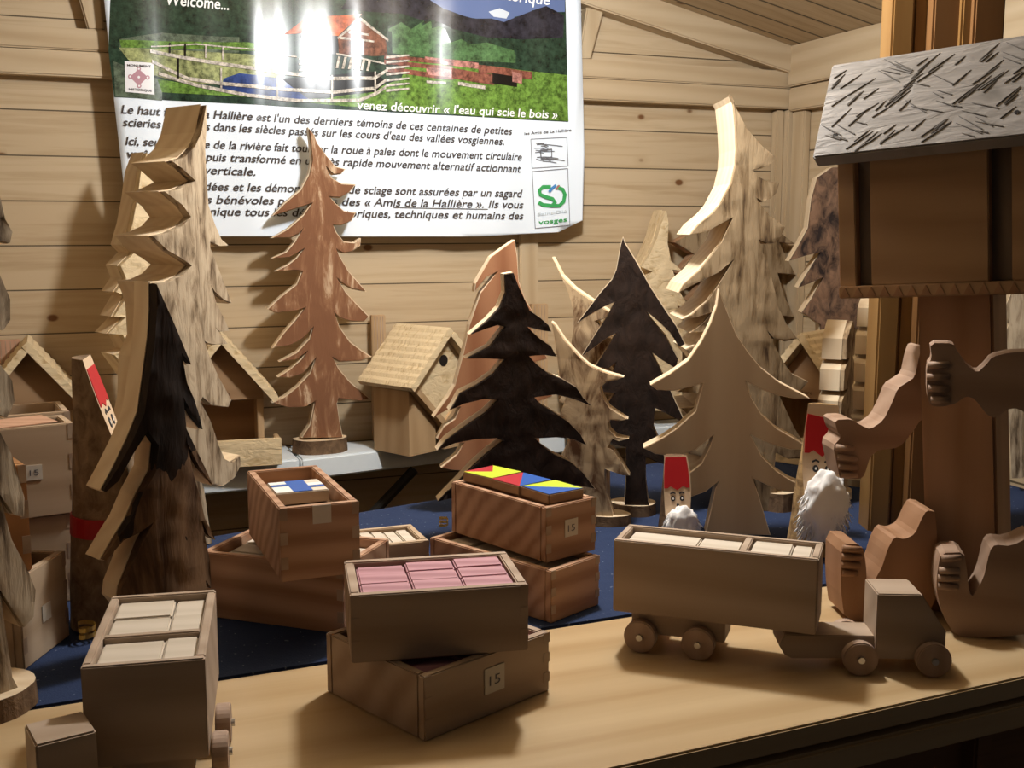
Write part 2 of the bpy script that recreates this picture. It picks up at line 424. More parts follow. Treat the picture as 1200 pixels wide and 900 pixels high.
# ------------------------------------------------------------------ tables
bm = bmesh.new()
slabxy(bm, [(-0.48, 1.07), (SX-.08, 1.14), (SX-.08, 2.03), (1.35, 1.945), (0.36, 1.685), (-0.48, 1.48)], 0.965, 0.9985)
tab = link('display_table', bm, M['cloth'], bevel=0.006)
tag(tab, 'long display table under a navy blue cloth behind the counter', 'table')
bm = bmesh.new()   # hanging cloth skirt on the far side
prev = None
P0 = [Vector((-0.48, 1.48, 0)), Vector((0.36, 1.685, 0)), Vector((1.35, 1.93, 0))]
line = [P0[0].lerp(P0[1], i/20) for i in range(20)]+[P0[1].lerp(P0[2], i/24) for i in range(25)]
for i, p in enumerate(line):
    q = p+Vector((0, 0.006*math.sin(i*1.3), 0))
    cur = [bm.verts.new((q.x, q.y, 0.992)), bm.verts.new((q.x, q.y+.004, 0.25))]
    if prev: bm.faces.new((prev[0], cur[0], cur[1], prev[1]))
    prev = cur
bmesh.ops.solidify(bm, geom=bm.faces[:], thickness=0.003)
link('cloth_skirt', bm, M['cloth'], tab)
for x, y in ((-0.4, 1.2), (1.40, 1.25), (-0.4, 1.40), (1.3, 1.86)):
    bx('leg', (x-.02, x+.02, y-.02, y+.02, 0.0005, 0.964), M['strut'], tab)
# white shelf along the back wall
bm = bmesh.new()
slabxy(bm, [(-0.48, 2.10), (0.37, 2.135), (0.37, WY-.002), (-0.48, WY-.002)], 0.943, 0.9985)
sh = link('wall_shelf', bm, M['shelf'], bevel=0.004)
tag(sh, 'white shelf along the back wall carrying feeders and trees', 'shelf')
bm = bmesh.new()
slabxy(bm, [(0.372, 2.128), (0.60, 2.172), (0.645, 2.182), (1.53, 2.20), (1.53, WY-.014), (0.372, WY-.014)], 0.955, 0.9985)
link('shelf_board', bm, M['shelf'], sh, bevel=0.004)
a, b = Vector((0.62, 2.19, 0.945)), Vector((0.40, 2.262, 0.70))
bm = bmesh.new(); tube(bm, [a, b], 0.011, 0.011, 8); link('strut', bm, M['strut'], sh)
a, b = Vector((-0.3, 2.19, 0.943)), Vector((-0.3, 2.262, 0.75))
bm = bmesh.new(); tube(bm, [a, b], 0.011, 0.011, 8); link('strut', bm, M['strut'], sh)

# ------------------------------------------------------------------ cut-out slab builder
def slabpiece(name, root, P2, thick, m_side, m_front, bulge=0.0, rough=0.0015, fname='bark_face', y_off=0.0, inset=0.001):
    """root-local: outline P2 in x,z; front at y=0, body goes back to y=thick.  m_front: bark shell on the front"""
    P = [P2[i] for i in range(len(P2)) if (Vector(P2[i])-Vector(P2[i-1])).length > 1e-4]
    if area2(P) < 0: P = P[::-1]
    bm = bmesh.new(); prism(bm, P, y_off, y_off+thick)
    o = link(name, bm, m_side, root)
    if m_front:
        I = []
        for i in range(len(P)):
            a, b, c = Vector(P[i-1]), Vector(P[i]), Vector(P[(i+1) % len(P)])
            n1 = (b-a).normalized(); n2 = (c-b).normalized()
            n1 = Vector((-n1.y, n1.x)); n2 = Vector((-n2.y, n2.x)); nn = n1+n2
            nn = nn.normalized()*min(2.2, 1/max(.2, nn.length/2)) if nn.length > .05 else Vector((0, 0))
            I.append(tuple(b+nn*inset))
        if inset: P = I
        tri = tessellate_polygon([[Vector((x, z, 0)) for x, z in P]])
        bm = bmesh.new()
        vs = [bm.verts.new((x, 0, z)) for x, z in P]
        for t in tri:
            try: bm.faces.new([vs[i] for i in t])
            except ValueError: pass
        xs = [p[0] for p in P]; zs = [p[1] for p in P]
        step = max(0.006, (max(xs)-min(xs))/34)
        x = min(xs)+step
        while x < max(xs):
            bmesh.ops.bisect_plane(bm, geom=bm.verts[:]+bm.edges[:]+bm.faces[:], plane_co=(x, 0, 0), plane_no=(1, 0, 0)); x += step
        z = min(zs)+0.015; sz = max(0.012, (max(zs)-min(zs))/45)
        while z < max(zs):
            bmesh.ops.bisect_plane(bm, geom=bm.verts[:]+bm.edges[:]+bm.faces[:], plane_co=(0, 0, z), plane_no=(0, 0, 1)); z += sz
        be = [e for e in bm.edges if e.is_boundary]
        half = (max(xs)-min(xs))/2; uc = (max(xs)+min(xs))/2
        bv = {v for e in be for v in e.verts}
        for e in be: e.smooth = False
        ret = bmesh.ops.extrude_edge_only(bm, edges=be)
        new = {g for g in ret['geom'] if isinstance(g, bmesh.types.BMVert)}
        for v in bm.verts:
            if v in new: v.co.y = y_off+0.0005
            else:
                k = 1-((v.co.x-uc)/half)**2
                nz = noise.noise(v.co*45)*rough if v not in bv else 0
                v.co.y = y_off-(0.0016+bulge*max(0, k)+nz+rough)
        f = link(fname, bm, m_front, root, smooth=False)
        for p in f.data.polygons: p.use_smooth = abs(p.normal.y) > 0.5
        return o, f
    return o, None

def tree(base, z0, yaw, outline, thick, m_side, m_front, label, bulge=0.008, rough=0.0015, disc=None, name='wooden_tree', cat='wooden tree', inset=0.001, group='wooden fir tree cut-outs'):
    """yaw > 0 turns the front face to the viewer's right"""
    O = base.copy() if isinstance(base, Vector) else onz(base, z0)
    d = Vector((-O.x, -O.y, 0)).normalized()           # towards the camera
    n = Matrix.Rotation(yaw, 3, 'Z') @ d
    xa = Vector((-n.y, n.x, 0))                        # local x (to the right)
    ang = math.atan2(xa.y, xa.x)
    mw = frame(O, ang); inv = mw.inverted()
    P = []
    for p in outline:
        q = inv @ onplane(p, O, n); P.append((q.x, max(q.z, 0.0)))
    root = empty(name, mw, label, cat, group)
    slabpiece('trunk', root, P, thick, m_side, m_front, bulge, rough, inset=inset)
    if disc:
        dx, dy, rx, ry, h, sd = disc
        bm = bmesh.new(); cyl(bm, (0, 0, 0), 1, h, 'z', 28, 0.97, 0.10, sd)
        for v in bm.verts: v.co.x = v.co.x*rx+dx; v.co.y = v.co.y*ry+dy
        o = link('base', bm, [M['cut'], disc_bark], root, smooth=False)
        for p in o.data.polygons: p.material_index = 1 if abs(p.normal.z) < 0.5 else 0
    return root
disc_bark = M['bark_log']

def pts(s):
    v = [float(x) for x in s.split()]
    return list(zip(v[0::2], v[1::2]))

# ------------------------------------------------------------------ trees (outlines measured on the front faces)
T_A = pts('''235 122 236 150 234 175 236 215 238 240 246 262 255 280 266 288 252 289 240 284 240 290 248 308 258 330 270 356
 258 352 245 342 241 335 248 355 258 372 266 388 252 389 246 383 256 394 264 403 250 404 236 402 233 400 238 415 250 440 268 468 263 477 240 474
 230 465 228 470 240 492 250 520 258 536 268 541 280 533 281 545 272 559 255 569 240 567 228 545 215 530 232 570 236 600 242 640 205 640
 200 560 170 500 176 470 178 420 188 395 186 360 182 345 176 331 192 329 206 322 216 311 205 303 190 294 173 276 190 272 205 265 215 254 206 241 185 224 200 222 212 216 220 212
 205 198 193 189 208 184 220 172 228 155''')
tree((225, 640), 0.9985, R(36), T_A, 0.078, M['cut'], M['bark_grey'],
     'tall thick fir tree with pale streaked bark covering the left of the poster text', 0.012)
T_C = pts('''361 149 368 158 372 168 383 183 393 195 405 198 400 204 390 205 382 196 388 208 400 215 417 216 410 225 398 232 387 231
 393 238 403 247 417 249 412 259 400 264 391 264 394 272 403 283 415 284 423 279 422 288 413 295 402 297 395 293 398 300 408 317 422 333 430 342 413 339 402 333 395 326
 405 342 417 355 433 371 427 377 412 377 398 373 392 367 398 383 410 400 423 410 436 418 423 423 397 424 390 419 397 432 410 447 423 458 434 467 422 470 397 467 395 472
 398 493 402 513 353 513 363 497 368 471 357 477 338 478 318 472 333 465 348 453 363 437 369 420 355 438 340 443 325 442 340 432 353 420 359 412 348 421 327 424 347 413 362 397 366 384
 355 397 340 405 319 408 332 390 345 375 356 361 345 365 323 367 313 362 328 348 347 333 353 318 345 317 322 318 337 310 347 302 355 292 348 297 340 302 318 303 335 295 345 283 357 264
 352 273 340 279 318 279 337 268 355 252 364 239 352 243 319 253 333 238 352 222 362 203 365 187 363 165''')
tree((377, 530), 0.9985, R(10), T_C, 0.022, M['cut'], M['bark_red'],
     'slim red-brown fir tree on oval bark base in front of the poster', 0.004, 0.001,
     disc=(0.0, 0.01, 0.056, 0.036, 0.028, 3), inset=0.002)
T_F = pts('''603 281 606 300 608 330 615 350 626 368 634 380 622 384 632 405 642 420 628 424 638 450 648 464 632 470 642 495 650 508 632 512 640 612 560 612 560 552
 530 551 517 548 536 532 543 519 520 520 512 514 520 500 533 491 539 477 525 480 508 489 525 465 533 451 543 413 550 381 563 343 583 318 570 325 556 342 557 332 575 301 590 290''')
tree((600, 598), 0.9985, R(14), T_F, 0.020, M['cut'], M['slab_br'],
     'smooth brown fir tree cut-out peeking out behind the black-barked tree at centre', 0.0, 0.0)
T_G = pts('''590 321 601 319 607 335 615 352 620 363 633 372 642 380 646 389 633 387 618 383 623 388 633 397 645 405 652 418 637 416 620 417 627 425 642 437 658 443 675 453 683 465 693 476 670 467 650 462 626 465
 633 473 650 483 665 493 680 508 687 522 670 514 650 512 627 513 637 523 650 532 668 540 682 552 698 573 665 566 645 570 640 612 565 612 560 575 525 575 513 587 537 562 555 543 572 528 588 516 580 513 558 514 533 519 512 528
 522 515 542 500 567 483 582 468 567 467 543 473 526 481 530 475 538 460 558 450 577 437 590 421 567 420 545 420 573 405 590 383 582 381 567 386 550 392 570 375 584 360 591 342''')
tree((600, 632), 0.9985, R(10), T_G, 0.028, M['cut'], M['bark_dark'],
     'black-barked fir tree with pale cut edges at centre, behind the box of coloured tiles', 0.007)
T_I = pts('''647 301 658 322 673 337 695 352 722 370 712 372 700 376 715 395 738 415 720 418 705 416 720 440 745 465 720 466 712 462 722 500 712 520 712 590 680 590 680 515 660 505 672 480 655 470 670 440 658 432 670 403 673 383 673 370 669 350 662 332 652 312''')
tree((695, 592), 0.9985, R(-14), T_I, 0.018, M['cut'], M['bark_patch'],
     'slender pale fir tree with needle-thin tip, behind the two dark trees', 0.005)
T_H = pts('''646 377 650 380 662 398 680 418 690 427 707 435 731 442 723 445 710 447 704 453 707 465 715 477 725 484 736 491 727 493 715 492 713 495 715 503 723 511 737 514 725 517 718 514 713 523 720 527 730 543 738 557 730 557 709 549 711 575 720 606
 678 606 674 560 662 540 657 535 668 512 664 495 656 486 663 466 657 450 653 420 650 397''')
tree((703, 615), 0.9985, R(-4), T_H, 0.020, M['cut'], M['bark_patch'],
     'small pale-barked fir tree with brown flecks overlapping the right side of the black tree', 0.005,
     disc=(0.012, 0.012, 0.034, 0.026, 0.016, 5))
T_J = pts('''730 277 733 285 747 308 763 337 780 363 793 382 803 403 796 407 785 390 773 378 758 365 763 373 780 393 795 420 792 432 776 422 763 412 773 430 785 455 800 488 803 497 782 485 768 478 766 500 775 520 782 545 768 540 757 535 757 560 760 587 764 597 731 597
 733 560 733 523 718 520 705 505 720 485 712 472 720 460 700 458 716 440 722 424 713 432 697 429 706 415 722 390 713 395 697 407 681 418 698 390 713 367 720 354 707 360 690 370 676 379 688 363 703 343 717 327 722 315 727 287''')
tree((742, 603), 0.9985, R(0), T_J, 0.022, M['cut'], M['bark_dark'],
     'large dark brown fir tree with thin pale outline, left of the small gnome', 0.008,
     disc=(0.0, 0.012, 0.038, 0.030, 0.018, 8))
T_M = pts('''843 339 847 352 855 372 863 392 877 413 893 432 913 448 949 467 930 467 910 463 890 455 874 447 880 465 892 485 910 502 933 515 949 526 927 527 902 520 879 509 893 535 910 552 927 563 953 573 943 577 918 576 902 570 882 560 889 580 897 607 903 627
 827 625 833 597 838 573 842 564 827 576 805 584 790 572 798 562 822 543 832 523 836 510 815 527 793 535 768 532 754 525 777 513 793 502 815 482 820 463 824 449 810 453 790 458 770 457 762 451 785 438 807 422 822 400 833 378 840 358''')
tree((865, 631), 0.9985, R(6), T_M, 0.034, M['cut'], M['shaded_face'],
     'plain bare-wood fir tree standing right behind the toy truck', 0.0, 0.0)
T_L = pts('''854 113 860 125 873 150 890 170 906 183 903 192 893 197 881 200 887 207 897 212 912 214 908 227 902 233 892 237 885 233 890 240 900 252 919 266 913 278 907 285 897 286 888 282 892 295 898 308 902 322 907 342 910 358 920 378 934 397 918 400 905 397 898 388
 905 402 918 425 927 437 947 447 938 457 925 462 910 458 918 475 930 500 948 531 937 537 922 537 908 530 905 560 916 602 880 602 862 560 835 552 806 550 826 535 805 531 825 505 797 478 815 476 830 462 793 459 812 448 826 434 803 409 818 402 826 388 808 390 822 378 832 366 815 372 799 374
 810 368 827 353 840 333 857 305 840 320 810 335 795 343 800 333 818 317 835 295 844 283 856 256 843 263 827 272 808 275 817 263 833 250 843 238 855 215 860 193 861 175 860 150 857 118''')
tree((905, 597), 0.9985, R(15), T_L, 0.12, M['cut'], M['bark_tan'],
     'biggest fir tree, tan flecked bark and brightly lit left edges, behind plain tree', 0.010,
     disc=(0.012, 0.028, 0.042, 0.050, 0.030, 11))
T_K = pts('''776 246 779 262 778 285 782 305 797 318 784 316 792 340 806 362 790 358 800 385 815 410 796 405 796 480 762 480 762 400 735 402 752 370 742 358 757 338 747 336 760 318 748 313 757 298 765 280 770 262''')
tree(Vector((1.215, 2.215, 0.9986)), 0.9985, R(22), T_K, 0.05, M['carve_w'], M['carve_w'],
     'pale chisel-carved tree with drooping tiers, right of the large dark tree tip', 0.02, 0.003)
T_R = pts('''862 190 872 215 890 250 910 270 931 286 912 284 920 300 932 322 910 320 918 345 930 372 905 368 905 470 840 470 840 390 805 392 825 360 806 352 826 330 792 322 812 298 790 284 818 268 838 250 852 215''')
tree(Vector((1.415, 2.222, 0.9986)), 0.9985, R(27), T_R, 0.03, M['cut_br'], M['bark_tan'],
     'brown fir tree on the rear shelf, mostly hidden behind the biggest tree', 0.006)
T_N = pts('''974 196 990 196 996 240 1010 260 1020 300 1005 300 1016 345 1024 385 1000 385 1000 468 962 468 960 380 939 366 950 350 963 325 948 332 935 337 948 315 960 296 943 300 924 306 936 286 946 267 950 233 957 208''')
tree((974, 513), 0.9985, R(12), T_N, 0.045, M['cut'], M['bark_rough'],
     'tree with thick cracked dark bark, half hidden by the large bird house', 0.010, 0.004)
T_B = pts('''168 178 174 205 184 230 192 262 182 262 190 300 194 320 184 320 192 360 194 380 186 380 192 420 194 440 190 440 190 556 160 556 160 455 131 415 148 410 140 392 124 391 142 372 130 371 144 347 132 342 143 326 137 311 152 296 143 287 150 262 156 230 160 200''')
tree(Vector((0.083, 2.125, 0.9986)), 0.9985, R(24), T_B, 0.05, M['cut'], M['carve_w'],
     'honey-coloured carved tree mostly hidden behind the tall streaked tree at left', 0.012, 0.004)
T_S = pts('''174 330 177 335 187 357 197 378 210 407 219 428 206 414 213 447 222 465 230 487 234 504 220 488 208 466 212 500 225 525 240 552 248 569 228 548 213 520 220 550 232 588 236 605 252 633 240 627 232 611 238 635 243 655 244 690 237 680 240 748 150 748 146 716
 135 703 137 687 145 667 157 635 170 611 157 622 140 632 122 657 116 656 130 632 145 608 157 580 173 550 176 520 165 505 150 530 135 562 121 577 117 574 130 550 147 515 160 482 166 440 172 395 174 362''')
tree((185, 764), 0.9985, R(28), T_S, 0.030, M['cut'], M['bark_peel'],
     'dark peeling-bark fir tree with long slanting branches, in front of the big gnome log', 0.012, 0.002)
T_T = pts('''-40 120 -12 190 4 256 14 272 10 286 -10 282 -4 320 10 350 10 375 0 388 -12 384 -8 420 12 445 15 470 4 490 -10 484 -4 505 10 530 27 582 26 606 10 602 -6 578 10 630 30 665 41 690 38 722 24 735 8 712 -6 690 10 790 24 815 -70 815 -78 700 -120 640 -80 560 -110 480 -70 400 -95 320 -60 250''')
tree((-10, 838), 1.0004, R(24), T_T, 0.045, M['cut'], M['bark_grey'],
     'pale tree on a round log base cut off by the left edge of the photo', 0.008,
     disc=(0.0, 0.02, 0.050, 0.045, 0.022, 14))
# chunky tiered trees seen edge-on at the right
def tiered(base, yaw, h, tiers, w0, w1, thick, label, taper=0.7):
    O = onz(base, 0.9985); d = Vector((-O.x, -O.y, 0)).normalized()
    n = Matrix.Rotation(yaw, 3, 'Z') @ d; xa = Vector((-n.y, n.x, 0))
    root = empty('wooden_tree', frame(O, math.atan2(xa.y, xa.x)), label, 'wooden tree', 'wooden fir tree cut-outs')
    Rr = [(0.020, 0.0), (0.022, 0.16*h)]
    z = 0.16*h; st = (0.84*h)/tiers
    for i in range(tiers):
        w = w1+(w0-w1)*(1-i/tiers)
        Rr += [(w, z-0.22*st), (w*0.97, z+0.46*st), (w*0.80, z+0.60*st), (0.3*w, z+0.80*st)]
        z += st
    Rr = Rr[:-1]+[(0.004, h)]
    P = Rr+[(-x, q) for x, q in Rr[::-1]]
    slabpiece('trunk', root, P, thick, M['cut'], M['bark_patch'], 0.006)
    bm = bmesh.new(); cyl(bm, (0, thick/2, 0), 1, 0.012, 'z', 24, 1, 0.08, h*9)
    for v in bm.verts: v.co.x *= 0.045; v.co.y = thick/2+(v.co.y-thick/2)*0.035
    link('base', bm, M['cut'], root)
    return root
tiered((984, 583), R(80), 0.30, 5, 0.070, 0.03, 0.032, 'stepped fir tree seen edge-on beside the right gnome, under the bird house corner')
tiered((1022, 566), R(76), 0.34, 6, 0.065, 0.03, 0.03, 'second stepped fir tree close against the amber-lit post')
T_X = pts('''1196 300 1212 340 1222 380 1205 380 1230 440 1200 440 1200 560 1185 560 1180 440 1165 420 1182 380 1172 372 1186 340''')
tree((1186, 575), 0.9985, R(0), T_X, 0.03, M['cut'], M['bark_grey'], 'pale-barked tree glimpsed at the right edge behind the bird house figure', 0.005)

# ------------------------------------------------------------------ poster
PY = WY-0.054
bw = bmesh.new()
poster_outline = pts('120 -24 122 0 128 60 135 130 143 200 149 262 151 277 400 277 560 277 655 272 682 258 684 180 682 90 680 0 679 -24')
def wave(x):
    return 0.0030*math.sin(x*26)+0.0017*math.sin(x*61+1)
def toposter(p, off=0.0):
    q = ony(p, PY); return Vector((q.x, PY-wave(q.x)-off, q.z))
def print_mesh(name, polys, mats, parent, off, step=0.02):
    """flat printed shapes that follow the sheet; polys: (points, material index)"""
    bm = bmesh.new()
    for k, (pp, mi) in enumerate(polys):
        o = off+k*0.00006
        vs = [ony(p, PY) for p in pp]
        sub = bmesh.new()
        a = [sub.verts.new((v.x, 0, v.z)) for v in vs]
        for t in tessellate_polygon([[Vector((v.x, v.z, 0)) for v in vs]]):
            try: sub.faces.new([a[i] for i in t])
            except ValueError: pass
        xs = [v.x for v in vs]; x = math.floor(min(xs)/step)*step+step
        while x < max(xs):
            bmesh.ops.bisect_plane(sub, geom=sub.verts[:]+sub.edges[:]+sub.faces[:], plane_co=(x, 0, 0), plane_no=(1, 0, 0)); x += step
        mp = {}
        for v in sub.verts: mp[v] = bm.verts.new((v.co.x, PY-wave(v.co.x)-o, v.co.z))
        for f in sub.faces:
            if f.calc_area() < 1e-9: continue
            vv = [mp[v] for v in f.verts]
            nf = bm.faces.new(vv); nf.normal_update()
            if nf.normal.y > 0: nf.normal_flip()
            nf.material_index = mi; nf.smooth = True
        sub.free()
    me = D.meshes.new(name); bm.to_mesh(me); bm.free()
    for m in mats: me.materials.append(m)
    o = D.objects.new(name, me); COL.objects.link(o); o.parent = parent
    return o
# sheet with real thickness
sheet = print_mesh('poster', [(poster_outline, 0)], [M['poster']], None, 0.0)
md = sheet.modifiers.new('thickness', 'SOLIDIFY'); md.thickness = 0.0012; md.offset = -1
tag(sheet, 'glossy printed poster about a sawmill hung on the back wall', 'poster')
pc = {}
def pm(h, nz=None):
    if (h, nz) in pc: return pc[(h, nz)]
    t = NT('print '+h); c = hexc(h)
    if nz:
        f = t.noise(t.coords((1, 1, 1)), nz, 5, 0.7)
        col = t.ramp(f, [(0.35, tuple(x*0.35 for x in c)), (0.65, tuple(min(1, x*1.6) for x in c))])
    else: col = c
    pc[(h, nz)] = t.done(col, 0.21, 0.5); return pc[(h, nz)]
pmats = [pm('5f6f98'), pm('2a2830', 40), pm('26382a', 70), pm('47663f', 60), pm('5f7f35', 90), pm('8a8f60', 80), pm('2f4278', 30), pm('c8663c', 30), pm('6f4634', 90), pm('1a1614'), pm('b9b0a4', 120), pm('7a4a3c', 90), pm('a8746a', 90), pm('c9cfd6'), pm('55604f', 60)]
polys = [
 (pts('130 -20 662 -20 663 10 666 143 134 114 127 60'), 2),
 (pts('495 -20 662 -20 662 14 650 14 640 8 625 12 605 20 590 26 575 22 555 22 540 18 520 10 505 0'), 0),
 (pts('572 14 585 10 597 15 593 22 578 20'), 13),
 (pts('520 10 505 0 495 -20 420 -20 400 10 430 14 470 16 530 34 570 44 610 46 660 44 661 18 640 7 625 12 605 20 590 26 575 22 555 22 540 18'), 1),
 (pts('500 20 520 28 540 40 560 44 600 48 640 56 663 70 664 84 620 82 560 76 520 70 480 66 450 62 455 30 480 28'), 2),
 (pts('455 34 470 26 482 34 500 22 510 28 522 34 528 50 540 46 550 52 570 50 590 56 605 60 610 74 560 72 520 70 480 65 456 62'), 3),
 (pts('140 46 190 38 240 42 280 44 280 62 200 62 140 60'), 14),
 (pts('140 47 290 50 330 56 330 62 250 58 142 56'), 4),
 (pts('139 56 200 58 290 64 330 70 330 90 260 100 210 96 180 88 150 70'), 5),
 (pts('480 66 560 76 664 88 666 142 560 136 440 128 340 118 260 112 190 108 184 92 230 100 300 112 380 116 440 104 470 92'), 4),
 (pts('133 72 184 92 190 108 190 118 135 113'), 14),
 (pts('262 92 280 86 330 92 372 112 362 118 300 112 258 104'), 6),
 (pts('330 92 440 84 452 96 440 108 362 116 345 104'), 9),
 (pts('333 40 360 20 378 19 423 17 396 42 352 39'), 7),
 (pts('352 39 396 42 396 64 383 64 362 58 354 52'), 9),
 (pts('396 42 422 22 436 34 452 46 454 65 437 66 397 64'), 8),
 (pts('410 48 426 49 426 64 410 63'), 9),
 (pts('395 44 422 21 455 46 455 49 422 25 396 46'), 10),
 (pts('408 37 432 40 432 42.5 408 39.5'), 10),
 (pts('398 43 438 48 438 50 398 46'), 10),
]
for (xa, ya, xb, yb, h) in ((350, 68, 382, 70, 2), (350, 74, 382, 76, 2), (350, 81, 382, 82, 2), (394, 62, 452, 74, 2), (450, 64, 520, 70, 5), (450, 70, 530, 78, 5), (452, 78, 530, 88, 6)):
    polys.append((pts(f'{xa} {ya} {xb} {yb} {xb} {yb+h} {xa} {ya+h}'), 10 if h == 2 else 11))
for (xa, ya, xb, yb, h, c) in ((498, 66, 560, 74, 3, 12), (520, 72, 600, 82, 4, 12), (560, 76, 624, 84, 9, 11), (500, 78, 529, 82, 9, 12), (529, 80, 578, 88, 12, 11), (576, 86, 606, 90, 12, 9), (600, 84, 612, 86, 12, 12), (536, 96, 568, 101, 4, 10), (500, 94, 522, 96, 3, 10)):
    polys.append((pts(f'{xa} {ya} {xb} {yb} {xb} {yb+h} {xa} {ya+h}'), c))
fence = [((177, 54), (230, 51), (300, 58), (348, 66)), ((176, 58), (240, 70), (320, 82), (390, 90), (438, 90), (454, 80)), ((178, 70), (220, 90), (260, 96), (320, 102), (390, 106), (438, 102), (452, 92)),
         ((186, 84), (230, 98), (290, 110), (350, 116), (420, 116), (440, 108), (452, 100))]
for k, f in enumerate(fence):
    w = 1.6 if k == 0 else 4
    polys.append((list(f)+[(x, y+w) for x, y in f[::-1]], 10))
for (x, y0, y1) in ((198, 50, 62), (216, 51, 66), (240, 53, 68), (260, 55, 70), (208, 68, 92), (258, 80, 104), (324, 90, 114), (388, 88, 118), (438, 84, 112)):
    polys.append((pts(f'{x} {y0} {x+2} {y0} {x+2} {y1} {x} {y1}'), 9 if x < 220 else 10))
for x in range(396, 436, 7):
    polys.append((pts(f'{x} {66+(x-396)*.15} {x+3} {66+(x-396)*.15} {x} {80+(x-396)*.1} {x-3} {80+(x-396)*.1}'), 10))
for y in (66, 72, 79, 86, 93, 99, 105):
    polys.append((pts(f'452 {y} 479 {y-2} 479 {y} 452 {y+3}'), 10))
print_mesh('printed_photograph', polys, pmats, sheet, 0.0006)
# logo panels
g1, g2, g3, g4 = pm('3f9e5a'), pm('4a86c0'), pm('b06a6a'), pm('b58a94')
lg = [pm('e6e4e6'), g4, pm('6a6a70'), pm('f4fafc'), g1, g2, g3]
def stroke(p, w):
    out = []
    for i, q in enumerate(p):
        a = Vector(p[max(i-1, 0)]); b = Vector(p[min(i+1, len(p)-1)]); d = (b-a).normalized(); nn = Vector((-d.y, d.x))*w/2
        out.append((Vector(q)+nn, Vector(q)-nn))
    return [tuple(a) for a, b in out]+[tuple(b) for a, b in out[::-1]]
polys = [(pts('146 72 180 74 181 111 147 108'), 0)]
def rng(cx, cy, r, n=14, ry=None): return [(cx+r*math.cos(2*math.pi*i/n), cy+(ry or r)*math.sin(2*math.pi*i/n)) for i in range(n)]
polys += [(pts('162.5 81 173 90.5 162.5 101 152 90.5'), 1)]
for cx, cy in ((162.5, 81), (173, 91), (163, 101), (152.5, 90)): polys += [(rng(cx, cy, 2.6), 1), (rng(cx, cy, 1.2, 10), 0)]
polys += [(rng(162.5, 90.7, 1.5), 0)]
def outline_box(p, w): return [(stroke([p[i], p[(i+1) % 4]], w), 2) for i in range(4)]
NLOGO = len(polys)
polys += outline_box(pts('622.5 163 664 161 665.5 194.5 624 197'), 0.7)
polys += outline_box(pts('624 201 665 197.5 667.5 264 627.5 267.5'), 0.7)
for i in range(16):
    y = 168+random.random()*22; x = 626+random.random()*14; l = 8+random.random()*16
    polys.append((stroke([(x, y), (x+l/2, y-1.5+random.random()*3), (min(x+l, 663), y+random.random()*3)], 0.8), 2))
polys.append((stroke([(633, 176), (646, 175), (646, 184), (634, 186), (633, 176)], 1.6), 2))
polys.append((stroke([(645, 219), (636, 219), (632, 223), (633, 228), (640, 231), (647, 233), (650, 237), (646, 241), (636, 240), (631, 237)], 4.2), 4))
polys.append((stroke([(652, 219), (659, 222), (661.5, 228), (660, 236), (655, 241), (646, 241)], 4.2), 4))
polys.append((stroke([(651, 217), (646, 221), (643, 225)], 3), 5)); polys.append((stroke([(655, 217), (651, 222)], 1.8), 6))
sp = NLOGO
print_mesh('printed_logo', polys[:sp], lg, sheet, 0.0014); print_mesh('printed_logo', polys[sp:], lg, sheet, 0.0014)
def line_text(s, p0, p1, hpx, mat, name='printed_text', shear=0.22, bold=0.0):
    me = text_mesh(s, shear, off=0.012)
    A, B = ony(p0, PY), ony(p1, PY)
    xs = [v.co.x for v in me.vertices]; x0, W = min(xs), max(xs)-min(xs)
    ux = (B-A); k = ux.length/W
    kz = hpx/FPX*((A-EYE).dot(FW))/0.7
    bm = bmesh.new(); bm.from_mesh(me)
    x = A.x
    for v in bm.verts:
        q = A+ux*((v.co.x-x0)/W); v.co = Vector((q.x, 0, q.z+v.co.y*kz))
    for v in bm.verts: v.co.y = PY-wave(v.co.x)-0.0022
    bm.to_mesh(me); bm.free()
    return link(name, me, mat, sheet)
pk = pm('47403f')
TL = [("Le haut fer de La Hallière est l'un des derniers témoins de ces centaines de petites", (142, 133), (600, 158)),
      ("scieries installées dans les siècles passés sur les cours d'eau des vallées vosgiennes.", (144, 148), (590, 170)),
      ("Ici, seule la force de la rivière fait tourner la roue à pales dont le mouvement circulaire", (147, 170), (612, 188)),
      ("va être amplié puis transformé en un très rapide mouvement alternatif actionnant", (149, 185), (611, 202)),
      ("la lame verticale.", (186, 202), (299, 206)),
      ("Les visites guidées et les démonstrations de sciage sont assurées par un sagard", (151, 221), (613, 231)),
      ("par les guides bénévoles passionnés des « Amis de la Hallière ». Ils vous", (151, 237), (614, 244)),
      ("dans ce site unique tous les détails historiques, techniques et humains des", (152, 251), (614, 257))]
for s, a, b in TL: line_text(s, a, b, 9.8, pk)
print_mesh('underline', [(stroke([(461, 243.2), (571, 245.2)], 0.8), 0)], [pk], sheet, 0.0018)
wh = pm('f2f2ee')
line_text('Welcome...', (195, 5), (268, 12), 13, wh, 'poster_title', 0.15)
line_text('historique', (574, -2), (644, 6), 13, wh, 'poster_title', 0.15)
line_text("venez découvrir « l'eau qui scie le bois »", (418, 128), (653, 139), 10, wh, 'poster_caption', 0.12)
line_text('MONUMENT', (149, 78), (177, 79.5), 2.6, pk, shear=0); line_text('HISTORIQUE', (151, 106), (178, 108), 2.6, pk, shear=0)
line_text('les Amis de La Hallière', (615, 158), (669, 154), 3.2, pk, shear=0)
line_text('vosges', (631, 263), (664, 259.5), 5.2, g1, shear=0); line_text('Saint-Dié', (630, 253), (664, 249), 3.4, pm('c4cdd2'), shear=0)

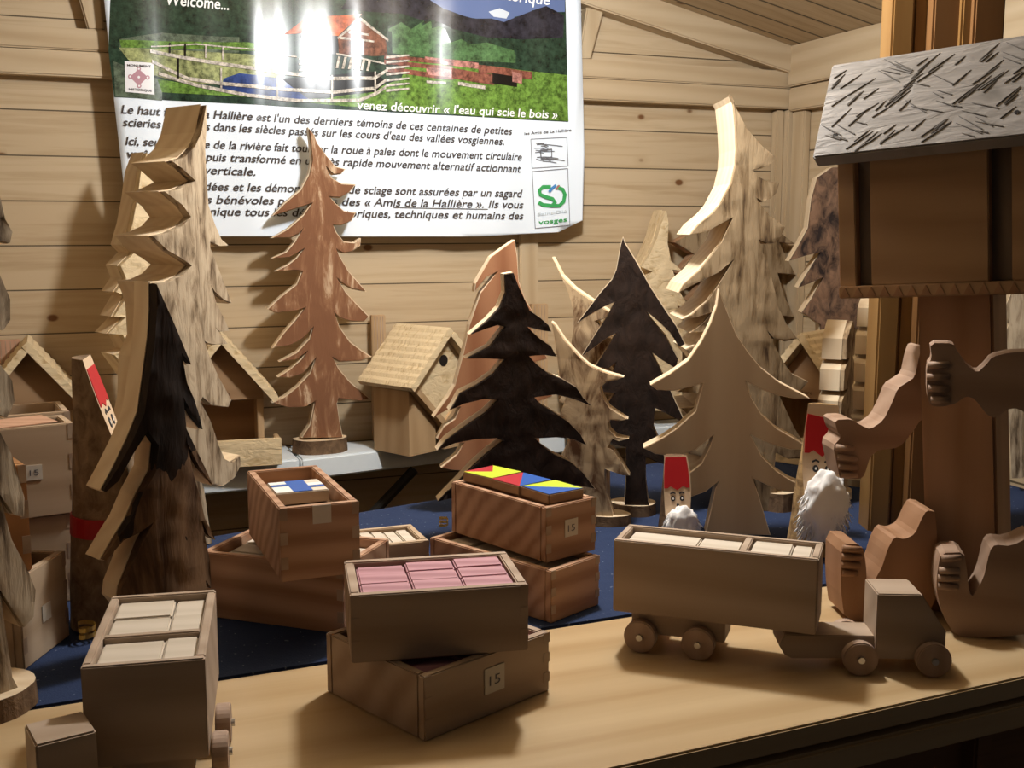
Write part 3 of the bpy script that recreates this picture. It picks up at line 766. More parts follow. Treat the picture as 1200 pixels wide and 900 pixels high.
# ------------------------------------------------------------------ boxes
def crate(name, A, yaw, w, d, h, mat, label, cat='box', t=0.009, floor_h=None, dividers=(), tag_at=None, tag_txt='15', group='wooden toy boxes', roll=0):
    root = empty(name, frame(A, yaw, roll), label, cat, group)
    bx('front_panel', (0, w, 0, t, 0, h), mat, root); bx('back_panel', (0, w, d-t, d, 0, h), mat, root)
    bx('side_panel', (0, t, t, d-t, 0, h), mat, root); bx('side_panel', (w-t, w, t, d-t, 0, h), mat, root)
    bx('bottom_panel', (t, w-t, t, d-t, 0.001, 0.008), mat, root)
    for y in dividers: bx('divider', (t, w-t, y-.003, y+.003, 0.008, h-.001), mat, root)
    for x in (0.004, w-.004):       # box joints showing at the front corners
        bm = bmesh.new(); n = 6
        for i in range(n):
            if i % 2: box(bm, x-.004, x+.004, -.0004, .0002, h*i/n, h*(i+1)/n)
        link('corner_joint', bm, M['crate_b'], root)
    if tag_at:
        x, z, s = tag_at
        tg = bx('price_tag', (x-s/2, x+s/2, -.0009, -.0003, z-s/2, z+s/2), M['tag'], root, bevel=0)
        tg['label'] = 'paper price tag'
        if tag_txt: flat_text('price', tag_txt, M['ink_grey'], tg, Vector((x-s*.28, -.0012, z-s*.2)), Vector((1, 0, 0)), Vector((0, 0, 1)), s*.55, s*.55)
    return root
def place_block(root, name, dims, mat, label, cat, group, rotz=0):
    x0, x1, y0, y1, z0, z1 = dims
    cx, cy = (x0+x1)/2, (y0+y1)/2
    o = bx(name, (x0-cx, x1-cx, y0-cy, y1-cy, 0, z1-z0), mat, None, None, 0.0015)
    o.matrix_world = root.matrix_world @ Matrix.Translation((cx, cy, z0)) @ Matrix.Rotation(rotz, 4, 'Z')
    return tag(o, label, cat, group)
ORD = ['first', 'second', 'third', 'fourth', 'fifth', 'sixth']
def block_grid(root, w, d, t, cols, rows, z0, z1, name, mat, what, group, y0=None, y1=None, where=''):
    y0 = t if y0 is None else y0; y1 = d-t if y1 is None else y1
    g = 0.0012
    for j in range(rows):
        for i in range(cols):
            cw, rh = (w-2*t-2*g)/cols, (y1-y0-2*g)/rows
            dz = random.uniform(-.004, .0)
            place_block(root, name, (t+g+i*cw+g/2, t+g+(i+1)*cw-g/2, y0+g+j*rh+g/2, y0+g+(j+1)*rh-g/2, z0, z1+dz), mat,
                        '%s, %s from left, %s%s' % (what, ORD[i], ['front row', 'second row', 'third row', 'fourth row', 'fifth row'][j] if rows > 1 else 'in a single row', where), 'block', group)

# lower box of the front pair (front-right face towards us)
A2 = onz((498, 870), 1.0)
B2 = onz((669, 826), 1.0)
yaw2 = math.atan2(B2.y-A2.y, B2.x-A2.x)+R(14)
h2 = 0.060
c2 = crate('toy_box', A2+Vector((0, 0, .0002)), yaw2, 0.158, 0.150, h2, M['crate_b'], 'brown wooden box with a price tag underneath the box of pink blocks', tag_at=(0.084, 0.034, 0.025))
block_grid(c2, 0.158, 0.150, 0.009, 3, 3, 0.0085, 0.056, 'pink_block', M['pink'], 'pink block in the lower box', 'pink blocks in the lower box')
tgp = bx('paper_slip', (-.02, .02, -.012, .012, 0, .001), M['paper'], None, None, 0); tgp.matrix_world = c2.matrix_world @ Matrix.Translation((0.135, 0.105, 0.0585))
tag(tgp, 'small white paper slip lying in the lower brown box', 'paper')
# pink block box on top
A1 = onz((412, 778), 1.0+h2+.001); B1 = onz((619, 762), 1.0+h2+.001)
yaw1 = math.atan2(B1.y-A1.y, B1.x-A1.x); w1 = (B1-A1).length
c1 = crate('toy_box', A1, yaw1, w1, 0.108, 0.0635, M['crate_b'], 'brown wooden box full of pink blocks, on top of the tagged box', tag_at=None)
block_grid(c1, w1, 0.108, 0.009, 3, 3, 0.0085, 0.0625, 'pink_block', M['pink'], 'pink block in the upper open box', 'pink blocks in the upper box')
# orange pair: tangram box over a larger box
A3 = onz((646, 731), 0.9985)
c3 = crate('toy_box', A3+Vector((0, 0, .0003)), R(26), 0.088, 0.205, 0.062, M['crate_o'], 'reddish wooden box underneath the box of coloured tiles', tag_at=None)
block_grid(c3, 0.088, 0.205, 0.009, 1, 5, 0.0085, 0.056, 'domino_block', M['block'], 'pale domino block in the reddish lower box', 'domino blocks under the coloured tiles')
A4 = onz((640, 660), 1.0615)
c4b = crate('toy_box', A4, R(20), 0.082, 0.180, 0.066, M['crate_o'], 'reddish striped wooden box with coloured triangle tiles lying on top', tag_at=(0.040, 0.036, 0.021))
def tri_tile(root, x, y, z, s, rz, cols, label):
    o = empty('colour_tile', root.matrix_world @ Matrix.Translation((x, y, z)) @ Matrix.Rotation(rz, 4, 'Z'), label, 'tile', 'coloured triangle tiles')
    bx('tile_body', (-s, s, -s, s, 0, 0.012), M['tile'], o, None, .001)
    a = s*.97; z = 0.0123
    for mat, P in zip(cols, (((-a, -a), (a, -a), (0, 0.0)), ((a, -a), (a, a), (0, 0)), ((a, a), (-a, a), (0, 0)), ((-a, a), (-a, -a), (0, 0)))):
        bm = bmesh.new(); slabxy(bm, [P[0], P[1], P[2]], 0.0118, z); link('painted_triangle', bm, mat, o)
for i, (y, cols, lab) in enumerate(((0.034, (M['blue'], M['lime'], M['lime'], M['blue']), 'blue and lime tile at the near end of the row on the reddish box'),
                                   (0.090, (M['blue'], M['blue'], M['redt'], M['redt']), 'red and blue tile in the middle of the row on the reddish box'),
                                   (0.146, (M['lime'], M['lime'], M['redt'], M['lime']), 'lime and red tile at the far end of the row on the reddish box'))):
    tri_tile(c4b, 0.041, y, 0.0665, 0.027, R(4*i-4), cols, lab)
# box 5 and box 4 left of centre
A5 = onz((238, 722), 0.9985); 
c5 = crate('toy_box', A5+Vector((0, 0, .0003)), R(-40), 0.185, 0.120, 0.078, M['crate_o'], 'large reddish wooden box beneath the tall narrow box, left of centre', tag_at=None)
block_grid(c5, 0.185, 0.120, 0.009, 3, 3, 0.0085, 0.070, 'domino_block', M['block'], 'pale domino in the large reddish box', 'domino blocks under the narrow box')
A6 = onz((330, 683), 1.0768)
c6 = crate('toy_box', A6+Vector((0, 0, .0004)), R(2), 0.086, 0.200, 0.080, M['crate_o'], 'narrow reddish wooden box with a blue and white tile on its dominoes', tag_at=(0.045, 0.070, 0.020), tag_txt='')
block_grid(c6, 0.086, 0.200, 0.009, 1, 4, 0.0085, 0.064, 'domino_block', M['tile'], 'brown domino block in the narrow box', 'brown dominoes in the narrow box')
ft = empty('flag_tile', c6.matrix_world @ Matrix.Translation((0.040, 0.098, 0.0655)), 'blue and white domino tile lying in the narrow reddish box', 'tile')
bx('tile_body', (-.030, .030, -.028, .028, 0, 0.014), M['block'], ft, None, .001)
for (x0, x1, y0, y1, m) in ((-.010, .012, -.027, .027, 'blue'), (-.029, -.010, 0.004, .012, 'blue'), (.012, .029, -.012, -.004, 'blue'), (-.029, -.010, .013, .026, 'white'), (.012, .029, -.003, .010, 'white'), (-.029, -.010, -.026, .002, 'white')):
    bx('painted_patch', (x0, x1, y0, y1, 0.0138, 0.0145), M[m], ft, None, 0)
# small open box behind the pink one
A7 = onz((410, 690), 0.9985)
c7 = crate('toy_box', A7+Vector((0, 0, .0003)), R(0), 0.105, 0.085, 0.052, M['crate_p'], 'small pale box of white dominoes half hidden behind the pink block box', tag_at=None)
block_grid(c7, 0.105, 0.085, 0.009, 5, 1, 0.0085, 0.050, 'domino_block', M['block'], 'white domino standing in the small pale box', 'white dominoes in the small pale box')
# left stack
A = onz((29, 786), 0.9985); B = onz((78, 748), 0.9985); yd = math.atan2(B.y-A.y, B.x-A.x)
cd = crate('toy_box', A+Vector((0, 0, .0003)), yd, 0.098, 0.12, 0.098, M['crate_p'], 'pale box at the bottom of the left stack nearest the counter', tag_at=(0.05, 0.045, 0.018), tag_txt='')
Ac = onz((38, 668), 1.0975)
cc = crate('toy_box', Ac+Matrix.Rotation(R(16), 3, 'Z') @ Vector((-0.13, 0, 0)), R(16), 0.13, 0.11, 0.112, M['crate_a'], 'amber box at the very left, standing on the pale lower box', tag_at=None)
Ae = onz((91, 703), 0.9985); ye = R(12)
he = height((91, 703), (91, 600), 0.9985)-0.9985
ce = crate('toy_box', Ae+Matrix.Rotation(ye, 3, 'Z') @ Vector((-0.14, 0, .0003)), ye, 0.14, 0.07, he, M['crate_p'], 'pale box at the bottom of the rear left stack, beside the gnome log', tag_at=None)
zb = 0.9985+he+.0006
Ab = onz((93, 600), zb); hb = height((93, 600), (94.4, 495), zb)-zb
cb = crate('toy_box', Ab+Matrix.Rotation(ye, 3, 'Z') @ Vector((-0.12, 0, 0)), ye, 0.12, 0.07, hb, M['crate_p'], 'pale box with price tag on top of the rear left stack', tag_at=(0.072, hb*0.5, 0.018))
slip = bx('paper_sheet', (-.04, .04, -.03, .03, 0, .0012), M['pink_slat'], None, None, 0)
slip.matrix_world = cb.matrix_world @ Matrix.Translation((0.06, 0.036, hb+.0005)) @ Matrix.Rotation(R(8), 4, 'Z')
tag(slip, 'pinkish sheet lying across the open top of the tagged pale box', 'paper')
za = zb+hb-.008
Aa = onz((82, 482), za)
ca = crate('toy_box', Vector((Aa.x, Aa.y, 0.9988))+Matrix.Rotation(R(8), 3, 'Z') @ Vector((-0.14, 0, 0)), R(8), 0.14, 0.10, za-.9988, M['crate_p'], 'tall pale box standing behind the tagged box at left', tag_at=None)

# low block in the lower left corner
zt = 1.078
Q0, Q1, Q2 = onz((41.5, 874), zt), onz((113, 856.5), zt), onz((0, 858), zt)
yq = math.atan2(Q1.y-Q0.y, Q1.x-Q0.x)
cq = empty('wooden_block', frame(Vector((Q0.x, Q0.y, 1.0002)), yq), 'closed brown wooden block with a pale sticker in the lower left corner', 'block')
bx('block_body', (0, (Q1-Q0).length, 0, 0.042, 0, zt-1.0), M['truck'], cq, None, .0015)
st = bx('price_tag', (-.0008, -.0002, 0.008, 0.034, 0.010, 0.036), M['tag'], cq, None, 0); st['label'] = 'pale paper sticker'

# ------------------------------------------------------------------ toy trucks
def wheel(root, x, y, r, th=0.011, name='wheel', axis='y'):
    bm = bmesh.new(); cyl(bm, (0, 0, 0), r, th, axis, 28)
    o = link(name, bm, M['wheel'], root, Matrix.Translation((x, y, r)), bevel=0.0012)
    bm = bmesh.new()
    if axis == 'y': cyl(bm, (0, -.003, 0), 0.0034, 0.004, 'y', 10)
    else: cyl(bm, (th-.001, 0, 0), 0.0034, 0.004, 'x', 10)
    link('axle_screw', bm, M['steel'], o); return o
ztop = 1.122
A = onz((717, 635), ztop); B = onz((960, 653), ztop)
yt = math.atan2(B.y-A.y, B.x-A.x)+R(-5); wt = (B-A).length
Mid = (A+B)/2; A = Mid-Vector((math.cos(yt), math.sin(yt), 0))*wt/2
tr = empty('toy_truck', frame(Vector((A.x, A.y, 1.0002)), yt), 'wooden toy lorry with a trailer full of pale blocks on the counter at right', 'toy truck')
dt = 0.066; t = 0.0075; zb0, zb1 = 0.043, ztop-1.0
bed = bx('cargo_box', (t, wt-t, t, dt-t, zb0, zb0+.008), M['truck'], tr)
bx('side_board', (0, wt, 0, t, zb0, zb1), M['truck'], bed); bx('side_board', (0, wt, dt-t, dt, zb0, zb1), M['truck'], bed)
bx('end_board', (0, t, t, dt-t, zb0, zb1), M['truck'], bed); bx('end_board', (wt-t, wt, t, dt-t, zb0, zb1), M['truck'], bed)
bx('divider', (wt*.64-.004, wt*.64+.004, t, dt-t, zb0+.008, zb1), M['truck'], bed)
bx('chassis', (0.018, 0.118, 0.012, dt-.012, 0.018, zb0), M['truck'], tr)
for x in (0.030, 0.092):
    wheel(tr, x, -.001, 0.0175); wheel(tr, x, dt-.010, 0.0175)
for (x0, x1, k) in ((t+.002, wt*.40, 'long block at the rear'), (wt*.405, wt*.64-.006, 'short block before the divider'), (wt*.64+.006, wt*.86, 'block just after the divider'), (wt*.865, wt-t-.002, 'small block next to the cab end')):
    place_block(tr, 'cargo_block', (x0, x1, t+.001, dt-t-.001, zb0+.0085, zb1-.003+random.uniform(-.003, 0)), M['block'], 'pale cargo %s of the lorry trailer' % k, 'block', 'blocks in the lorry trailer')
# tractor (turned slightly, parented to the same lorry)
G0, G1 = onz((1000, 789), 1.0), onz((1092, 791), 1.0)
ya = math.atan2(G1.y-G0.y, G1.x-G0.x)
mt = tr.matrix_world.inverted() @ frame(Vector((G0.x, G0.y, 1.0002)), ya)
tx = -0.072
bm = bmesh.new()
prism(bm, [(-.068, .014), (-.074, .024), (-.068, .036), (.024, .036), (.024, .018), (.10, .018), (.10, .0145), (-.06, .010)], 0.010, 0.050)
link('tractor_chassis', bm, M['truck'], tr, mt, bevel=.001)
bm = bmesh.new()
prism(bm, [(.022, .014), (.022, .083), (.066, .083), (.092, .044), (.092, .014)], 0.004, 0.054)
link('cab', bm, M['truck'], tr, mt, bevel=.0012)
for x in (0.005, 0.078):
    for y in (-.008, 0.054):
        o = wheel(tr, 0, 0, 0.0175); o.matrix_local = mt @ Matrix.Translation((x, y, 0.0175))
# left trailer seen from its rear end
A = onz((94, 783), 1.112); B = onz((240, 771.5), 1.112)
yl = math.atan2(B.y-A.y, B.x-A.x); wl = (B-A).length; dl = 0.172
lt = empty('toy_truck', frame(Vector((A.x, A.y, 1.0002)), yl), 'wooden block-filled toy trailer seen from behind at lower left', 'toy truck')
zt0, zt1 = 0.028, 0.112
bed = bx('cargo_box', (t, wl-t, t, dl-t, zt0, zt0+.008), M['truck'], lt)
bx('end_board', (0, wl, 0, t, zt0, zt1), M['truck'], bed); bx('end_board', (0, wl, dl-t, dl, zt0, zt1), M['truck'], bed)
bx('side_board', (0, t, t, dl-t, zt0, zt1), M['truck'], bed); bx('side_board', (wl-t, wl, t, dl-t, zt0, zt1), M['truck'], bed)
bx('divider', (t, wl-t, dl*.40-.004, dl*.40+.004, zt0+.008, zt1-.001), M['truck'], bed)
bx('chassis', (0.018, wl-.012, 0.01, dl-.02, 0.012, zt0), M['truck'], lt)
for y in (0.030, 0.085):
    wheel(lt, wl+.001, y, 0.0175, 0.013, axis='x'); wheel(lt, -.014, y, 0.0175, 0.013, axis='x')
ys = (t+.001, dl*.40-.006, dl*.40+.005, dl*.70, dl-t-.001)
names = ('front compartment', 'rear compartment near the divider', 'rear compartment at the far end')
for (y0, y1), nm in zip(((ys[0], ys[1]), (ys[2], ys[3]), (ys[3], ys[4])), names):
    for x0, x1, sd in ((t+.001, wl*.62, 'wide left'), (wl*.63, wl-t-.001, 'narrow right')):
        place_block(lt, 'cargo_block', (x0, x1, y0, y1-.001, zt0+.0085, zt1-.004+random.uniform(-.003, 0)), M['block'], '%s pale block in the %s of the left trailer' % (sd, nm), 'block', 'blocks in the left trailer')

# ------------------------------------------------------------------ bird feeders
def feeder(O, yaw, label, W=0.20, Hh=0.255, dep=0.12, text=True, roll_marks=True):
    root = empty('bird_feeder', frame(O, yaw), label, 'bird feeder', 'gabled bird feeders')
    bx('tray', (-W/2, W/2, -dep/2-.03, dep/2, 0, 0.010), M['house'], root)
    bx('tray_front', (-W/2-.004, W/2+.004, -dep/2-.042, -dep/2-.030, 0, 0.052), M['carve_w'], root)
    bx('tray_side', (-W/2-.004, -W/2+.006, -dep/2-.030, -dep/2+.03, 0.0, 0.048), M['house'], root)
    bx('tray_side', (W/2-.006, W/2+.004, -dep/2-.030, -dep/2+.03, 0.0, 0.048), M['house'], root)
    ze = 0.135; wi = W*.38
    bx('side_wall', (-wi, -wi+.012, -dep/2+.01, dep/2, 0.010, ze+.01), M['house'], root)
    bx('side_wall', (wi-.012, wi, -dep/2+.01, dep/2, 0.010, ze+.01), M['house'], root)
    bx('back_wall', (-wi, wi, dep/2-.010, dep/2, 0.010, ze), M['house_d'], root)
    bm = bmesh.new(); ap = Hh-.022
    sl = (ap-ze)/(wi+.004)
    prism(bm, [(-wi, ze-.012), (wi, ze-.012), (wi, ze), (0, ap), (-wi, ze)], -dep/2+.008, -dep/2+.020); g = link('gable', bm, M['house_d'], root)
    bm = bmesh.new(); prism(bm, [(-wi, ze-.012), (wi, ze-.012), (wi, ze), (0, ap), (-wi, ze)], dep/2-.012, dep/2); link('gable', bm, M['house_d'], root)
    if text:
        flat_text('burnt_lettering', 'La Hallière', M['burn'], g, Vector((-.038, -dep/2+.0072, ze-.004)), Vector((1, 0, 0)), Vector((0, 0, 1)), 0.052, 0.010)
    c, s = math.cos(math.atan(sl)), math.sin(math.atan(sl))
    L = W*.74
    for sd, ex in ((1, 0.014), (-1, 0.0)):
        bm = bmesh.new(); n = 22
        P = [(-ex, 0.0), (L, 0.0)]+[(L-(L+ex)*i/n, 0.013+(0.0012 if i % 2 else -.0008)) for i in range(n+1)]
        P = [(sd*(x*c+z*s), ap+.001-x*s+z*c) for x, z in P]
        prism(bm, P, -dep/2-.022, dep/2+.012); link('roof_board', bm, M['carve_w'], root)
    return root
Od = onz((262, 545), 0.9985)
feeder(Vector((0.232, 2.196, 0.9990)), R(-4), 'open gabled bird feeder with woven-pattern tray, left of the slim red-brown tree')
feeder(Vector((-0.11, 2.172, 0.9990)), R(2), 'gabled bird feeder at the far left behind the stacked boxes')
feeder(Vector((1.335, 1.79, 0.9990)), R(-62), 'gabled bird feeder turned sideways between the biggest tree and the stepped tree', W=0.19)
feeder(Vector((1.045, 2.185, 0.9990)), R(-18), 'pale bird feeder by the back wall between the two dark trees', W=0.15, Hh=0.215, dep=0.09)
def slat_block(p, w, h, label, mat):
    g = ony(p, WY-.024)
    o = bx('slatted_block', (-w/2, w/2, -.008, .008, 0, h), mat, None, None, .0015); o.location = (g.x, g.y, 0.9988)
    for i in range(1, 5):
        bx('slat_groove', (-w/2+w*i/5-.0008, -w/2+w*i/5+.0008, -.0086, -.0075, 0.002, h-.002), M['crate_b'], o, None, 0)
    tag(o, label, 'wood block', 'upright boards on the shelf')
slat_block((12, 440), 0.042, ony((12, 398), WY-.024).z-.999, 'upright rosy slatted board behind the far left feeder', M['pink_slat'])
slat_block((443, 400), 0.030, ony((443, 369), WY-.024).z-.999, 'upright pale board standing behind the tilted nest box', M['house'])
slat_block((631, 400), 0.040, ony((631, 356), WY-.024).z-.999, 'upright pale ribbed board right of the black centre tree tip', M['house'])
# diamond nest box on stand
Ob = onz((512, 520), 0.9985)
nb = empty('nest_box', frame(Vector((0.630, 2.158, 0.9990)), R(28)), 'pale diamond-shaped nest box with round hole, on the shelf beside the black tree', 'nest box')
s2 = 0.086; zc = 0.150; fy, by = -0.062, 0.060
# local: front gable at -y, ridge along y
sq = lambda k: [(0, zc+k), (k, zc), (0, zc-k), (-k, zc)]
bm = bmesh.new(); prism(bm, sq(s2), fy, fy+.012); fr = link('front_panel', bm, M['carve_w'], nb)
bm = bmesh.new(); prism(bm, sq(s2), by-.012, by); link('back_panel', bm, M['house'], nb)
bm = bmesh.new(); cyl(bm, (0, fy-.0012, zc+.036), 0.0115, 0.004, 'y', 24); link('entrance_hole', bm, M['hole'], fr)
q = math.sqrt(.5)
def diag(name, x0, x1, z0, z1, y0, y1, sd, mat):
    P = [(x0, z0), (x1, z0), (x1, z1), (x0, z1)]
    bm = bmesh.new(); n = 18
    P = [(x0, z0), (x1, z0)]+[(x1-(x1-x0)*i/n, z1+(0.001 if i % 2 else -.001)) for i in range(n+1)]
    P = [(sd*(a*q+b*q), zc+s2-a*q+b*q) for a, b in P]
    prism(bm, P, y0, y1); return link(name, bm, mat, nb)
LL = s2/q
diag('roof_board', -.012, LL*1.18, .001, .014, fy-.022, by+.014, -1, M['carve_w'])
diag('roof_board', 0.002, LL*1.18, .001, .014, fy-.022, by+.014, 1, M['carve_w'])
for sd in (1, -1):
    P = [(0, zc-s2), (sd*s2, zc), (sd*(s2+.008), zc-.009), (0, zc-s2-.016)]
    bm = bmesh.new(); prism(bm, P, fy-.006, by); link('lower_board', bm, M['house'], nb)
    P = [(sd*.012, 0), (sd*s2*.98, 0), (sd*s2*.98, zc-.030), (sd*.012, zc-s2-.020)]
    P = [(sd*.012, 0), (sd*s2, 0), (sd*s2, zc-.019), (sd*.012, max(zc-s2-.006, .02))]
    bm = bmesh.new(); prism(bm, P, fy+.012, by-.006); link('stand_block', bm, M['house'], nb)

# ------------------------------------------------------------------ gnomes
def gnome(base, yaw, h, r, hc, label, m_bark, face_s, beard=True, band=None, seed=1, yb=0.0, z0=0.9987, hat0=0.07, hat1=0.45, beard_len=1.0, bs=1.0, lean=0.0):
    O = onz(base, z0)+Vector((0, 0, r*abs(math.sin(lean))*1.08)); d = Vector((-O.x, -O.y, 0)).normalized()
    n = Matrix.Rotation(yaw, 3, 'Z') @ d; xa = Vector((-n.y, n.x, 0))
    root = empty('log_gnome', Matrix.Translation(O) @ Matrix.Rotation(lean, 4, d) @ Matrix.Rotation(math.atan2(xa.y, xa.x), 4, 'Z'), label, 'gnome', 'log gnomes')
    ry = 0.55*r                                   # back y of the cut at the top
    Tp = Vector((0, ry, h)); Bt = Vector((0, -r*1.05, hc)); dn = Bt-Tp
    pn = Vector((0, dn.z, -dn.y)).normalized()
    if pn.y > 0: pn = -pn
    bm = bmesh.new()
    seg, lev = 32, 14; rings = []
    for j in range(lev+1):
        z = h*1.02*j/lev; ring = []
        for i in range(seg):
            a = 2*math.pi*i/seg; k = 1+0.10*noise.noise((math.cos(a)*1.3+seed, math.sin(a)*1.3, z*9+seed))+0.03*noise.noise((math.cos(a)*6, math.sin(a)*6, z*60))
            ring.append(bm.verts.new((r*k*math.cos(a), r*k*math.sin(a), z)))
        rings.append(ring)
    bm.faces.new(rings[0][::-1]); bm.faces.new(rings[-1])
    for A_, B_ in zip(rings, rings[1:]):
        for i in range(seg): bm.faces.new((A_[i], A_[(i+1) % seg], B_[(i+1) % seg], B_[i]))
    bmesh.ops.bisect_plane(bm, geom=bm.verts[:]+bm.edges[:]+bm.faces[:], plane_co=Tp, plane_no=pn, clear_outer=True)
    cut = bmesh.ops.holes_fill(bm, edges=[e for e in bm.edges if e.is_boundary])['faces']
    lp = [v.co.copy() for f in cut for v in f.verts]
    for f in cut: f.material_index = 1
    bm.normal_update()
    log = link('log', bm, [m_bark, M['facep']], root)
    L = dn.length; dh = dn.normalized(); X = Vector((1, 0, 0))
    def half(s):
        y = (Tp+dn*s).y; return math.sqrt(max(1e-9, (r*0.93)**2-min(y*y, (r*.93)**2)))
    def on(s, t, e=0.0006): return Tp+dn*s+X*t+pn*e
    def patch(name, loop, mat, e=0.0008, parent=root):
        bm = bmesh.new(); P = [on(s, t, e) for s, t in loop]
        loc = [Vector((t, s, 0)) for s, t in loop]
        a = [bm.verts.new(p) for p in P]
        for tr_ in tessellate_polygon([loc]): bm.faces.new([a[i] for i in tr_])
        g = bmesh.ops.extrude_face_region(bm, geom=bm.faces[:])
        for v in g['geom']:
            if isinstance(v, bmesh.types.BMVert): v.co -= pn*(e+.0008)
        return link(name, bm, mat, parent)
    ss = [hat0+(hat1-hat0)*i/10 for i in range(11)]
    loop = [(s, half(s)) for s in ss]+[(hat1+0.022*math.cos(i*math.pi*1.5/1.0), half(hat1)*(1-2*i/8)) for i in range(1, 8)]+[(s, -half(s)) for s in ss[::-1]]
    loop += [(hat0+0.02, 0)] if hat0 > 0.03 else []
    patch('red_hat', loop, M['red'])
    fw = half(face_s)*0.85
    for t in (-.42, .42):
        patch('eye', [(face_s+0.6*fw*.30*math.sin(a)/L*1.2, fw*(t+.20*math.cos(a))) for a in [2*math.pi*i/12 for i in range(12)]], M['ink'])
        patch('eye_white', [(face_s+0.6*fw*.12*math.sin(a)/L*1.2, fw*(t+.07*math.cos(a))) for a in [2*math.pi*i/10 for i in range(10)]], M['white'], 0.0012)
        b0 = face_s-0.42*fw/L
        patch('eyebrow', [(b0-.04*fw/L, fw*(t-.25)), (b0-.16*fw/L, fw*t), (b0-.04*fw/L, fw*(t+.25)), (b0+.06*fw/L, fw*(t+.22)), (b0-.04*fw/L, fw*t), (b0+.06*fw/L, fw*(t-.22))], M['ink'])
    patch('nose', [(face_s+.55*fw/L+.14*fw/L*math.sin(a), fw*.12*math.cos(a)) for a in [2*math.pi*i/10 for i in range(10)]], M['ink'])
    m0 = face_s+1.0*fw/L
    patch('mouth', [(m0-.12*fw/L, -.36*fw), (m0+.14*fw/L, 0), (m0-.12*fw/L, .36*fw), (m0-.02*fw/L, .40*fw), (m0+.28*fw/L, 0), (m0-.02*fw/L, -.40*fw)], M['ink'])
    if band:
        bm = bmesh.new()
        cyl(bm, (0, 0, band[0]), r*1.075, band[1]-band[0], 'z', 40, None, 0.06, seed); link('red_band', bm, M['ribbon'], root)
    if beard:
        bm = bmesh.new(); rnd = random.Random(seed*13)
        c = on(min(0.95, (m0+0.16)), 0, r*.22)
        bmesh.ops.create_icosphere(bm, subdivisions=4, radius=1)
        for v in bm.verts:
            p = v.co.copy(); k = 1+0.22*noise.noise(p*2.5+Vector((seed, 0, 0)))+0.10*noise.noise(p*7)
            wv = 0.95 if p.z > 0 else 0.95+0.25*p.z
            v.co = c+Vector((p.x*r*.95*k*wv*bs, p.y*r*.42*k*bs-.0, p.z*r*1.35*k*beard_len))+pn*r*.1
        for i in range(260):
            a = rnd.uniform(0, 2*math.pi); u = rnd.uniform(-1, 0.9)
            p = Vector((math.sqrt(1-u*u)*math.cos(a), -abs(math.sqrt(1-u*u)*math.sin(a))*0.8, u))
            st_ = c+Vector((p.x*r*.9*bs, p.y*r*.4, p.z*r*1.2*beard_len))
            dr = Vector((p.x*.7+rnd.uniform(-.3, .5), p.y*.6, -1.0+rnd.uniform(-.2, .35))).normalized()
            l = r*rnd.uniform(.3, .7)
            cv = Vector((rnd.uniform(-.3, .5), rnd.uniform(-.3, .1), 0))*l*.5
            tube(bm, [st_, st_+dr*l*.5+cv*.5, st_+dr*l+cv*.2], 0.0016, 0.0006, 4)
        for v in bm.verts: v.co.z = max(v.co.z, 0.003)
        for f in bm.faces: f.smooth = True
        link('wool_beard', bm, M['wool'], root)
    return root
gnome((946, 648), R(30), 0.202, 0.029, 0.015, 'log gnome with red hat and long wool beard, right of the plain tree', M['bark_birch'], 0.44, seed=3, hat0=0.05, hat1=0.33, beard_len=1.25, bs=1.3, lean=R(-6))
gnome((787, 642), R(30), 0.128, 0.022, 0.0, 'small log gnome with red hat between the dark tree and the plain tree', M['bark_log'], 0.44, seed=5, hat0=0.0, hat1=0.33, beard_len=.9, bs=1.3, lean=R(-4))
gnome((122, 733), R(82), 0.300, 0.036, 0.15, 'big log gnome with red band round its trunk, behind the dark peeling tree', M['bark_log2'], 0.43, band=(0.108, 0.130), seed=9, hat0=0.03, hat1=0.30, beard_len=.9, lean=R(-3.5))

# gold ribbon curls
def curl(p, s, label, seed):
    O = onz(p, 0.9987); rr = random.Random(seed)
    bm = bmesh.new(); prev = None
    for i in range(40):
        a = i*0.42; q = Vector((s*.5*math.cos(a), s*.5*math.sin(a), s*0.2+s*1.1*i/40))
        w = Vector((0, 0, s*.26))
        cur = (bm.verts.new(q), bm.verts.new(q+w))
        if prev: bm.faces.new((prev[0], cur[0], cur[1], prev[1]))
        prev = cur
    bmesh.ops.solidify(bm, geom=bm.faces[:], thickness=0.0006)
    bmin = min(v.co.z for v in bm.verts)
    for v in bm.verts: v.co.z -= bmin
    o = link('gold_curl', bm, M['gold']); o.matrix_world = frame(O, rr.random()*6)
    tag(o, label, 'ornament', 'gold ribbon curls')
curl((103, 752), 0.018, 'curled gold ribbon on the blue cloth at the foot of the big log gnome', 2)
curl((447, 650), 0.014, 'curled gold ribbon on the blue cloth behind the pink block box', 3)
curl((520, 618), 0.014, 'curled gold ribbon on the blue cloth left of the coloured tile box', 4)

